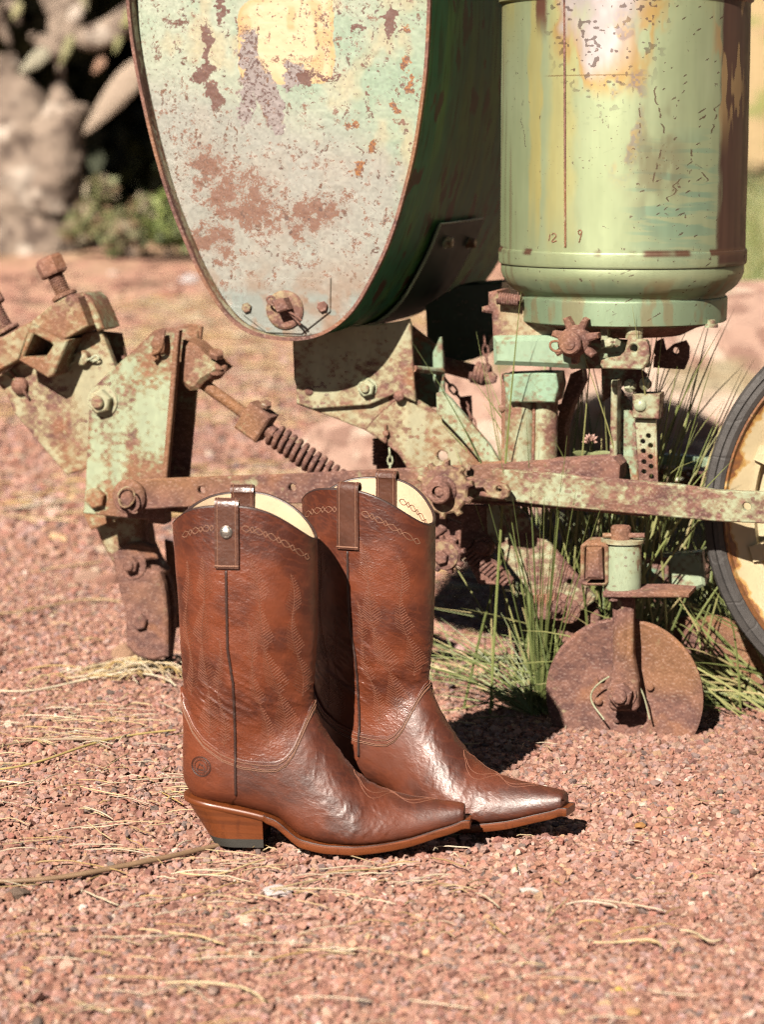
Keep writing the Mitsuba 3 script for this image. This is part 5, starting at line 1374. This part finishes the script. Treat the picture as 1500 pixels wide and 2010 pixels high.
add(PK, 'wire', tube(spline([W3(1196, 1328, -0.02), W3(1172, 1345, -0.012), W3(1160, 1368, -0.010), W3(1168, 1388, -0.012), W3(1186, 1412, -0.02)], 24), 0.0012, 6), 'metal', uv=(0.0, -0.25), smooth=True, label='pale bent wire on the disc, left of the stem')
add(PK, 'wire', tube(spline([W3(1254, 1346, -0.02), W3(1264, 1366, -0.016), W3(1271, 1392, -0.012), W3(1276, 1412, -0.012)], 24), 0.0012, 6), 'metal', uv=(0.0, -0.25), smooth=True, label='pale bent wire on the disc, right of the stem')

# ---- press wheel
WK = W3(1797, 1012, 0.045); sW = scale(1600, 1012, 0.045); WR = 408 / sW
def rubber_color(p, n, uv):
    g = fbm(p.x * 30, p.y * 30, p.z * 30)
    return mix(mi.Color3f(0.028, 0.026, 0.025), mi.Color3f(0.085, 0.078, 0.072), g)
scene['rubber'] = principled(rubber_color, 0.7, lambda p, n, uv: fbm(p.x * 130, p.y * 130, p.z * 130) - 0.8 * smoothstep(0.03, 0.0, dr.abs(fbm(p.x * 16, p.y * 16, p.z * 16) - 0.5)), 0.0006)
def rim_color(p, n, uv):
    rad = dr.sqrt(dr.square((p.x - WK[0]) * UU[0] + (p.y - WK[1]) * UU[1]) + dr.square(p.z - WK[2])) / WR
    g, f = fbm(p.x * 35, p.y * 35, p.z * 35), noise(p.x * 180, p.y * 180, p.z * 180)
    c = mi.Color3f(0.60, 0.50, 0.30) * (0.85 + 0.3 * g)
    d = smoothstep(0.82, 0.905, rad) * 0.52 + 0.62 * g + 0.2 * f
    c = mix(c, mi.Color3f(0.48, 0.26, 0.05), smoothstep(0.62, 0.74, d) * 0.85)
    return mix(c, mix(mi.Color3f(0.14, 0.06, 0.03), mi.Color3f(0.30, 0.12, 0.03), f), smoothstep(0.74, 0.82, d))
scene['wheel_paint'] = principled(rim_color, 0.5, lambda p, n, uv: fbm(p.x * 90, p.y * 90, p.z * 90), 0.0006)
wl = tag(f'{PK}__press_wheel', 'press wheel with cracked black tyre and rusty cream rim')
k_ = WR
add(wl, 'tyre', lathe(WK, TOV, [(0.90 * k_, -0.05), (0.99 * k_, -0.05), (1.0 * k_, -0.044), (1.0 * k_, 0.000), (0.998 * k_, 0.006), (0.985 * k_, 0.012), (0.957 * k_, 0.0145), (0.952 * k_, 0.0120), (0.948 * k_, 0.0145), (0.925 * k_, 0.015), (0.905 * k_, 0.011), (0.902 * k_, 0.0)], 160), 'rubber', smooth=35)
add(wl, 'rim', lathe(WK, TOV, [(0.903 * k_, -0.01), (0.903 * k_, 0.010), (0.893 * k_, 0.011), (0.885 * k_, 0.004), (0.80 * k_, -0.010), (0.765 * k_, -0.012), (0.76 * k_, -0.03)], 140), 'wheel_paint', smooth=30)
add(wl, 'wheel_disc', lathe(WK, TOV, [(0.765 * k_, -0.030), (0.4 * k_, -0.035), (0.15 * k_, -0.02), (0, -0.02)], 90), 'wheel_paint', smooth=30)
for i in range(10):
    a = 2 * np.pi * (i + 0.45) / 10
    d_ = math.cos(a) * UU + math.sin(a) * ZZ
    e_ = -math.sin(a) * UU + math.cos(a) * ZZ
    q0, q1 = WK + d_ * 0.80 * k_ + TOV * -0.008, WK + d_ * 0.30 * k_ + TOV * -0.014
    v = np.array([q0 - e_ * 0.010, q0 + e_ * 0.010, q1 + e_ * 0.018, q1 - e_ * 0.018])
    v = np.vstack([v + TOV * 0.004, v - TOV * 0.02])
    add(wl, 'spoke', trimesh.convex.convex_hull(v), 'wheel_paint', smooth=20)
add(wl, 'hub', lathe(WK, TOV, [(0.10 * k_, -0.05), (0.10 * k_, 0.02), (0.07 * k_, 0.03), (0, 0.03)], 40), 'metal', uv=(0.7, 0))
# ------------------------------------------------------------------ grass, tree, shrubs, boulder
scene['blade'] = {'type': 'twosided', 'b': {'type': 'principled', 'base_color': VC, 'roughness': 0.5, 'specular': 0.4}}
gr2 = np.random.default_rng(41)
def blade(base, d0, bend, L, wd, n=9, sag=0.0):
    """A grass blade: starts along d0, bends by BEND towards it."""
    t = np.linspace(0, 1, n)
    d = np.asarray(d0, float); d = d / np.linalg.norm(d)
    b = np.asarray(bend, float)
    p = base + L * (t[:, None] * d + (t ** 2)[:, None] * b)
    p[:, 2] -= sag * L * t ** 3
    tg = np.gradient(p, axis=0); tg /= np.linalg.norm(tg, axis=1, keepdims=True)
    side = np.cross(tg, [0.25, -1.0, 0.15]); side /= np.linalg.norm(side, axis=1, keepdims=True) + 1e-9
    up = np.cross(side, tg)
    w = wd * (1 - t ** 2.2) ** 0.8 + 0.00015
    v = np.stack([p - side * w[:, None], p + up * (w * 0.45)[:, None], p + side * w[:, None]], 1).reshape(-1, 3)
    i = np.arange(n - 1)[:, None] * 3
    q = np.concatenate([i + [[0, 1, 4, 3]], i + [[1, 2, 5, 4]]])
    return v, np.vstack([q[:, [0, 1, 2]], q[:, [0, 2, 3]]])
GREEN = [(0.17, 0.21, 0.065), (0.22, 0.26, 0.085), (0.13, 0.17, 0.055), (0.30, 0.31, 0.12), (0.42, 0.36, 0.17)]
def tuft(px, py, n, spread, L, lean, label, wd=0.0011, upness=1.0, pal=(0.3, 0.3, 0.2, 0.15, 0.05), wide=0.8, z=0.0, extra=()):
    g = ground_at(px, py, z)
    V, Fs, C, at = [], [], [], 0
    items = []
    for _ in range(n):
        a = gr2.uniform(0, 2 * np.pi)
        b = g + np.array([gr2.normal(0, spread), gr2.normal(0, spread * 0.8), 0.0])
        d = np.array([lean[0] + wide * math.cos(a) * gr2.uniform(0.1, 1), lean[1] + wide * 0.7 * math.sin(a) * gr2.uniform(0.1, 1), upness * gr2.uniform(0.6, 1.2)])
        l = gr2.uniform(*L)
        items.append((b, d, np.array([d[0] * gr2.uniform(0.0, 0.7), d[1] * 0.4, -gr2.uniform(0.05, 0.45)]), l, wd * gr2.uniform(0.6, 1.25)))
    for base_px, tip_px, mid_w in extra:                   # single blades seen to stand out
        b = ground_at(*base_px, 0.0) if base_px else g
        tip = at_depth(*tip_px, b[1] + mid_w)
        d = tip - b
        items.append((b, d / np.linalg.norm(d) + np.array([0, 0, 0.12]), np.array([0, 0, -0.12]) + 0 * d, np.linalg.norm(d), wd * 0.9))
    for b, d, bend, l, w in items:
        b = b.copy(); b[2] = float(ground_z(b[0], b[1]))
        v, f = blade(b, d, bend, l, w)
        v[:, 2] = np.maximum(v[:, 2], ground_z(v[:, 0], v[:, 1]) + 0.006)
        c = np.array(GREEN[gr2.choice(5, p=pal)]) * gr2.uniform(0.8, 1.25)
        V.append(v); Fs.append(f + at); at += len(v)
        C.append(np.tile(c, (len(v), 1)))
    return add(None, 'grass_tuft', trimesh.Trimesh(np.vstack(V), np.vstack(Fs), process=False), 'blade', smooth=True, color=np.vstack(C), label=label, category='grass tuft', group='grass tufts growing round the planter')

tuft(1062, 1392, 42, 0.012, (0.10, 0.27), (-0.50, 0.15), 'green grass tuft at the left edge of the covering disc', upness=0.60, wide=0.45, wd=0.0009, pal=(0.34, 0.2, 0.3, 0.08, 0.08),
     extra=[(None, (1065, 1130), 0.0), (None, (1085, 1000), -0.12), (None, (1045, 1080), 0.0), (None, (1100, 900), -0.16), (None, (1070, 880), -0.16), (None, (850, 1345), 0.02), (None, (880, 1400), -0.06), (None, (860, 1210), 0.04), (None, (900, 1130), 0.03), (None, (1110, 830), -0.16), (None, (1040, 880), -0.15), (None, (1060, 940), -0.14), (None, (1030, 980), -0.13), (None, (935, 870), -0.14), (None, (1000, 900), -0.15), (None, (1120, 760), -0.16), (None, (1140, 880), -0.16), (None, (1170, 940), -0.16), (None, (1200, 905), -0.18), (None, (1030, 720), -0.14), (None, (965, 760), -0.14)])
tuft(1462, 1372, 330, 0.05, (0.12, 0.33), (-0.55, 0.02), 'dense grass tuft right of the disc, leaning across to the wheel', upness=0.62, wide=0.55, wd=0.0014, pal=(0.2, 0.35, 0.05, 0.32, 0.08),
     extra=[(None, (1265, 1105), 0.05), (None, (1240, 1000), 0.05), (None, (1300, 1110), 0.05), (None, (1060, 1445), -0.10), (None, (1170, 1262), 0.02), (None, (1270, 1215), 0.05), (None, (1285, 1160), 0.05)])
tuft(1400, 1320, 120, 0.05, (0.12, 0.34), (-0.25, 0.0), 'grass in front of the second disc, between the first disc and the wheel', upness=0.8, wide=0.6, wd=0.0013, pal=(0.3, 0.35, 0.1, 0.2, 0.05))
tuft(1118, 1330, 100, 0.03, (0.14, 0.27), (0.02, 0.0), 'upright grass growing behind the slanting arm', upness=1.6, wide=0.25, wd=0.0016, pal=(0.2, 0.4, 0.1, 0.25, 0.05))
tuft(1062, 1385, 34, 0.016, (0.32, 0.62), (0.02, 0.0), 'long thin grass rising in front of the seed tube', upness=1.7, wide=0.24, wd=0.0011, pal=(0.2, 0.35, 0.05, 0.35, 0.05),
     extra=[(None, (938, 590), 0.0), (None, (960, 540), 0.0), (None, (1085, 500), -0.02), (None, (865, 770), -0.05), (None, (920, 530), 0.0), (None, (990, 800), -0.03), (None, (1000, 640), 0), (None, (750, 870), 0.02), (None, (1040, 690), 0.0), (None, (975, 700), 0.0), (None, (1010, 820), 0)])
tuft(1185, 1380, 120, 0.05, (0.34, 0.68), (0.08, -0.02), 'tall loose grass behind the drag bar, between the post and the seed tube', upness=1.6, wide=0.48, wd=0.0017, pal=(0.2, 0.35, 0.05, 0.35, 0.05),
     extra=[(None, (1412, 560), 0.0), (None, (1490, 620), 0.0), (None, (1450, 690), -0.02), (None, (1380, 640), 0.02), (None, (1340, 700), 0.0), (None, (1430, 820), -0.03), (None, (1060, 700), 0), (None, (1470, 760), 0.0), (None, (1180, 640), 0.0), (None, (1230, 720), 0.0), (None, (1130, 620), 0.0), (None, (1260, 800), 0.0)])
tuft(1380, 1230, 110, 0.045, (0.12, 0.36), (-0.1, 0.0), 'grass growing between the green bracket and the wheel', upness=1.2, wide=0.6)
tuft(890, 1335, 25, 0.03, (0.08, 0.2), (0.15, -0.05), 'sparse dark grass in the shade right behind the boots', upness=0.5, wide=0.9, wd=0.0009, pal=(0.4, 0.1, 0.5, 0, 0))

# a small pink flower in the grass behind the bar
fb = at_depth(1160, 868, 0.60)
fl_k = tag('flower', 'small pink flower head in the grass behind the drag bar', 'flower')
add(fl_k, 'stalk', tube(spline([ground_at(1165, 1200), (ground_at(1165, 1200) + fb) / 2 + [0.004, 0, 0], fb], 12), 0.0012, 6), 'blade', smooth=True, color=(0.16, 0.20, 0.07))
ms = []
for i in range(26):
    d = gr2.normal(size=3); d[2] = abs(d[2]) * 0.7 ; d /= np.linalg.norm(d)
    ms.append(lathe(fb + d * 0.008, d, [(0.0, -0.003), (0.0024, 0), (0.0, 0.004)], 5))
add(fl_k, 'petals', cat(ms), 'blade', smooth=True, color=(0.50, 0.30, 0.24), kind='stuff')
for sx, rz in ((-0.016, 0.4), (0.018, -0.3)):
    v, f = blade(fb + [0, 0, -0.02], [sx * 30, -0.4, 0.25], [0, 0, -0.1], 0.035, 0.006)
    add(fl_k, 'leaf', trimesh.Trimesh(v, f, process=False), 'blade', smooth=True, color=(0.24, 0.27, 0.12))

# ---- boulder behind on the right
def rock_color(p, n, uv):
    g, f = fbm(p.x * 4, p.y * 4, p.z * 4), fbm(p.x * 20, p.y * 20, p.z * 20)
    c = mix(mi.Color3f(0.36, 0.22, 0.165), mi.Color3f(0.52, 0.35, 0.27), g)
    c = mix(c, mi.Color3f(0.24, 0.13, 0.095), smoothstep(0.46, 0.66, f) * 0.8)
    c = mix(c, mi.Color3f(0.58, 0.47, 0.37), smoothstep(0.54, 0.64, fbm(p.x * 9 + 4, p.y * 9, p.z * 9)) * 0.7)
    return mix(c, mi.Color3f(0.20, 0.19, 0.08), smoothstep(0.60, 0.68, fbm(p.x * 5 + 14, p.y * 5, p.z * 7)) * 0.6)
scene['rock'] = principled(rock_color, 0.92, lambda p, n, uv: fbm(p.x * 12, p.y * 12, p.z * 12, 5), 0.05, 2e-3)
def boulder(c, size, seed, label):
    m = trimesh.creation.icosphere(5)
    v = np.array(m.vertices)
    v = np.sign(v) * np.abs(v) ** 0.85
    v = v * (1 + 0.28 * (meshkit.fbm(v * 1.3 + seed, 4)[:, None] - 0.5) + 0.12 * (meshkit.fbm(v * 4 + seed, 3)[:, None] - 0.5))
    add(None, 'boulder', trimesh.Trimesh(v * size + c, m.faces, process=False), 'rock', smooth=True, label=label, category='boulder')
b0 = at_depth(1440, 640, 2.9)
boulder([b0[0] + 0.15, 2.95, 0.02], [0.95, 0.55, 0.44], 3, 'large pinkish boulder behind the wheel')
b1 = at_depth(1130, 800, 2.9)
boulder([b1[0] - 0.05, 3.1, 0.0], [0.55, 0.4, 0.20], 5, 'low pinkish rock behind the canister')

b2 = at_depth(1395, 760, 2.35)
boulder([b2[0], 2.45, 0.0], [0.22, 0.20, 0.145], 9, 'smaller rock in front of the large boulder, above the rear beam')
b3 = at_depth(1240, 770, 2.6)
boulder([b3[0], 2.7, 0.0], [0.15, 0.16, 0.15], 12, 'small rock seen between the post and the rear lever')
# ---- tree with a stout grey trunk at the left
def bark_color(p, n, uv):
    g, f = fbm(p.x * 5, p.y * 5, p.z * 2.5), fbm(p.x * 26, p.y * 26, p.z * 16)
    c = mix(mi.Color3f(0.20, 0.145, 0.11), mi.Color3f(0.38, 0.30, 0.23), g)
    c = mix(c, mi.Color3f(0.085, 0.055, 0.04), smoothstep(0.46, 0.66, f) * 0.85)
    return mix(c, mi.Color3f(0.62, 0.54, 0.45), smoothstep(0.62, 0.7, fbm(p.x * 9 + 5, p.y * 9, p.z * 9)) * 0.7)
scene['bark'] = principled(bark_color, 0.9, lambda p, n, uv: fbm(p.x * 30, p.y * 30, p.z * 14), 0.02, 2e-3)
TY = 9.4
tree = tag('tree', 'old tree with a stout pale grey trunk and stubby crooked limbs, left of the hopper', 'tree')
def limb(pts, rad, name, lump=0.25, seed=0.0, bsdf='bark', n=40, color=None):
    p = np.array([at_depth(a, b, TY + dy) for a, b, dy in pts])
    q = spline(p, 60) if len(p) > 2 else np.linspace(p[0], p[1], 40)
    s = scale_far = FOCAL / (TY + CAM_D)
    r = np.interp(np.linspace(0, 1, len(q)), np.linspace(0, 1, len(rad)), rad) / s
    m = tube(q, r, n)
    v = np.array(m.vertices)
    ax = cKDTree(q).query(v)[1]
    v = q[ax] + (v - q[ax]) * (1 + lump * 2 * (meshkit.fbm(v * 5 + seed, 4)[:, None] - 0.5) + 0.5 * lump * (meshkit.fbm(v * [22, 22, 9] + seed, 3)[:, None] - 0.5))
    return add(tree, name, trimesh.Trimesh(v, m.faces, process=False), bsdf, smooth=True, color=color)
limb([(45, 545, 0), (50, 440, 0), (40, 320, 0), (10, 230, 0.1), (-30, 120, 0.2)], [150, 118, 108, 85, 60], 'trunk', 0.3)
limb([(90, 400, -0.1), (112, 290, -0.15), (120, 230, -0.15), (108, 165, -0.1)], [70, 58, 44, 10], 'limb', 0.35, 2.0)
limb([(120, 270, -0.2), (145, 225, -0.2), (172, 215, -0.15)], [30, 26, 8], 'limb', 0.4, 3.0)
limb([(115, 180, -0.1), (118, 130, -0.1), (112, 60, -0.1), (135, 0, 0), (140, -80, 0)], [6, 10, 22, 20, 18], 'limb', 0.4, 4.0)
limb([(60, 70, 0.0), (85, 85, -0.1), (110, 100, -0.1)], [5, 16, 22], 'limb', 0.3, 5.0)
limb([(120, 40, 0), (95, 0, 0), (85, -60, 0.1)], [18, 14, 12], 'limb', 0.3, 5.5)
limb([(140, 48, -0.2), (165, 75, -0.2), (200, 70, -0.2), (240, 45, -0.2), (290, 10, -0.2)], [10, 22, 24, 24, 22], 'limb', 0.3, 6.0)
limb([(105, 110, -0.1), (125, 90, -0.2), (150, 30, -0.2), (170, -40, -0.1)], [10, 14, 16, 15], 'limb', 0.3, 7.0)
limb([(-20, 20, -0.2), (5, 60, -0.2), (20, 90, -0.2)], [26, 14, 5], 'limb', 0.3, 8.0)
limb([(20, 0, -0.1), (30, 30, -0.1), (38, 48, -0.1)], [18, 14, 5], 'limb', 0.3, 9.0)
def pad(a, b, wpx, label=None, color=(0.36, 0.30, 0.21)):
    A, B = at_depth(*a, TY - 0.25), at_depth(*b, TY - 0.25)
    m = trimesh.creation.icosphere(3); v = np.array(m.vertices)
    d = (B - A); L = np.linalg.norm(d); d /= L
    n_ = np.cross(d, [0, 1.0, 0]); n_ /= np.linalg.norm(n_)
    w = wpx / (FOCAL / (TY + CAM_D)) / 2
    k = (1 + 0.25 * (meshkit.fbm(v * 1.7 + a[0], 3) - 0.5))[:, None]
    prof = (0.78 + 0.35 * v[:, :1])
    q = (A + B) / 2 + k * (v[:, :1] * d * L / 2 + v[:, 1:2] * n_ * w * prof + v[:, 2:] * np.array([0, 1.0, 0.25]) * w * 0.35)
    return add(tree, 'pad', trimesh.Trimesh(q, m.faces, process=False), 'pad', smooth=True, color=color)
scene['pad'] = principled(VC, 0.8, lambda p, n, uv: fbm(p.x * 30, p.y * 30, p.z * 30), 0.01, 2e-3)
pad((166, 262), (285, 118), 60, color=(0.40, 0.31, 0.23))
pad((38, 146), (95, 98), 34, color=(0.33, 0.31, 0.22))
pad((205, 66), (280, 18), 30, color=(0.30, 0.31, 0.10))
pad((118, 130), (142, 70), 22, color=(0.28, 0.27, 0.13))
pad((183, 145), (205, 115), 22, color=(0.33, 0.19, 0.12))
pad((225, 105), (235, 70), 16, color=(0.28, 0.28, 0.12))
pad((25, 40), (40, 5), 22, color=(0.34, 0.32, 0.16))
pad((170, 20), (150, -40), 26, color=(0.33, 0.30, 0.18))
def leaves(n, centre, radius, size, r, cols):
    d = r.normal(size=(n, 3)); d /= np.linalg.norm(d, axis=1, keepdims=True)
    c = centre + d * radius * r.uniform(0.25, 1, (n, 1)) ** 0.5
    a, b = r.normal(size=(n, 3)), r.normal(size=(n, 3))
    a /= np.linalg.norm(a, axis=1, keepdims=True); b -= a * (a * b).sum(1, keepdims=True); b /= np.linalg.norm(b, axis=1, keepdims=True)
    s = size * r.uniform(0.6, 1.3, (n, 1))
    v = np.stack([c - a * s, c + b * s * 0.5, c + a * s, c - b * s * 0.5], 1).reshape(-1, 3)
    i = np.arange(n)[:, None] * 4
    col = np.repeat(np.array(cols)[r.integers(0, len(cols), n)] * r.uniform(0.7, 1.2, (n, 1)), 4, 0)
    return v, np.vstack([i + [[0, 1, 2]], i + [[0, 2, 3]]]), col
def foliage(parent, name, blobs, size, seed, cols, **kw):
    r = np.random.default_rng(seed); V, Fs, C, at = [], [], [], 0
    for c, rad, n in blobs:
        v, f, col = leaves(n, np.array(c), np.array(rad), size, r, cols)
        V.append(v); Fs.append(f + at); C.append(col); at += len(v)
    return add(parent, name, trimesh.Trimesh(np.vstack(V), np.vstack(Fs), process=False), 'leaf', smooth=False, color=np.vstack(C), **kw)
scene['leaf'] = {'type': 'twosided', 'b': {'type': 'principled', 'base_color': VC, 'roughness': 0.6, 'specular': 0.3}}
DARK = [(0.035, 0.045, 0.018), (0.05, 0.055, 0.022), (0.03, 0.035, 0.02)]
fr_ = np.random.default_rng(77)
crown = [((fr_.uniform(-3.6, 0.6), fr_.uniform(9.0, 12.5), fr_.uniform(2.0, 3.6)), (0.75, 0.75, 0.5), 520) for _ in range(44)]
foliage(tree, 'crown', crown, 0.10, 5, DARK + [(0.07, 0.085, 0.03)], kind='stuff', label='dense dark crown above, shading the thicket behind')
th_b = [((fr_.uniform(-3.4, 0.55), fr_.uniform(11.3, 12.6), fr_.uniform(0.5, 2.9)), (0.6, 0.5, 0.5), 330) for _ in range(46)]
foliage(None, 'thicket', th_b, 0.11, 6, DARK, kind='stuff', label='dark thicket in deep shade behind the grey tree', category='thicket')
def shrub(px, py, y, blobs, seed, label, cols):
    k = tag(key_for(None, 'shrub'), label, 'shrub', 'low shrubs at the foot of the tree')
    g = at_depth(px, py, y)
    bl = [((g[0] + dx, y + dy, g[2] + dz), (r_, r_, r_ * 0.8), n) for dx, dy, dz, r_, n in blobs]
    foliage(k, 'foliage', bl, 0.035, seed, cols, kind='stuff')
    for i, (dx, dy, dz, r_, n) in enumerate(blobs[:3]):
        add(k, 'stem', tube(spline([g + [dx * 0.2, 0, -0.05], g + [dx * 0.6, dy * 0.5, dz * 0.5], g + [dx, dy, dz]], 8), 0.008, 6), 'bark', smooth=True)
    return k
LG = [(0.20, 0.22, 0.09), (0.27, 0.25, 0.12), (0.14, 0.18, 0.06), (0.30, 0.20, 0.12), (0.36, 0.30, 0.20)]
shrub(200, 470, 8.9, [(-0.04, 0, 0.10, 0.10, 160), (0.0, 0, 0.22, 0.08, 120), (0.06, 0, 0.06, 0.09, 120), (-0.1, 0, 0.03, 0.08, 80)], 8, 'small pale green shrub just right of the grey trunk', LG)
shrub(262, 480, 8.8, [(0, 0, 0.05, 0.10, 130), (0.05, 0, 0.16, 0.07, 110), (-0.08, 0, 0.02, 0.07, 80)], 9, 'small shrub between the trunk shrub and the hopper', LG)
shrub(325, 480, 8.8, [(0, 0, 0.08, 0.11, 140), (0.02, 0, 0.18, 0.08, 110), (0.1, 0, 0.05, 0.09, 110)], 10, 'shrub half hidden by the left edge of the hopper', [(0.20, 0.27, 0.07), (0.28, 0.34, 0.10), (0.16, 0.2, 0.07)])

# ---- grassy bank far right: tall soft grass as one mass
V, Fs, C, at = [], [], [], 0
for _ in range(5200):
    y = gr2.uniform(4.6, 12.0); x = gr2.uniform(0.55, 0.24 * (y + CAM_D))
    if x / (y + CAM_D) < 0.10:
        continue
    b = np.array([x, y, float(ground_z(x, y))])
    v, f = blade(b, [gr2.normal(0, 0.3), gr2.normal(0, 0.3), 1], [gr2.normal(0, 0.3), 0, -0.2], gr2.uniform(0.15, 0.45), 0.004, 5)
    c = np.array([(0.17, 0.22, 0.06), (0.23, 0.27, 0.085), (0.30, 0.28, 0.12)][gr2.integers(0, 3)]) * gr2.uniform(0.8, 1.2)
    V.append(v); Fs.append(f + at); at += len(v); C.append(np.tile(c, (len(v), 1)))
add(None, 'tall_grass', trimesh.Trimesh(np.vstack(V), np.vstack(Fs), process=False), 'blade', smooth=True, color=np.vstack(C), kind='stuff', label='soft green meadow grass behind the boulder', category='grass')
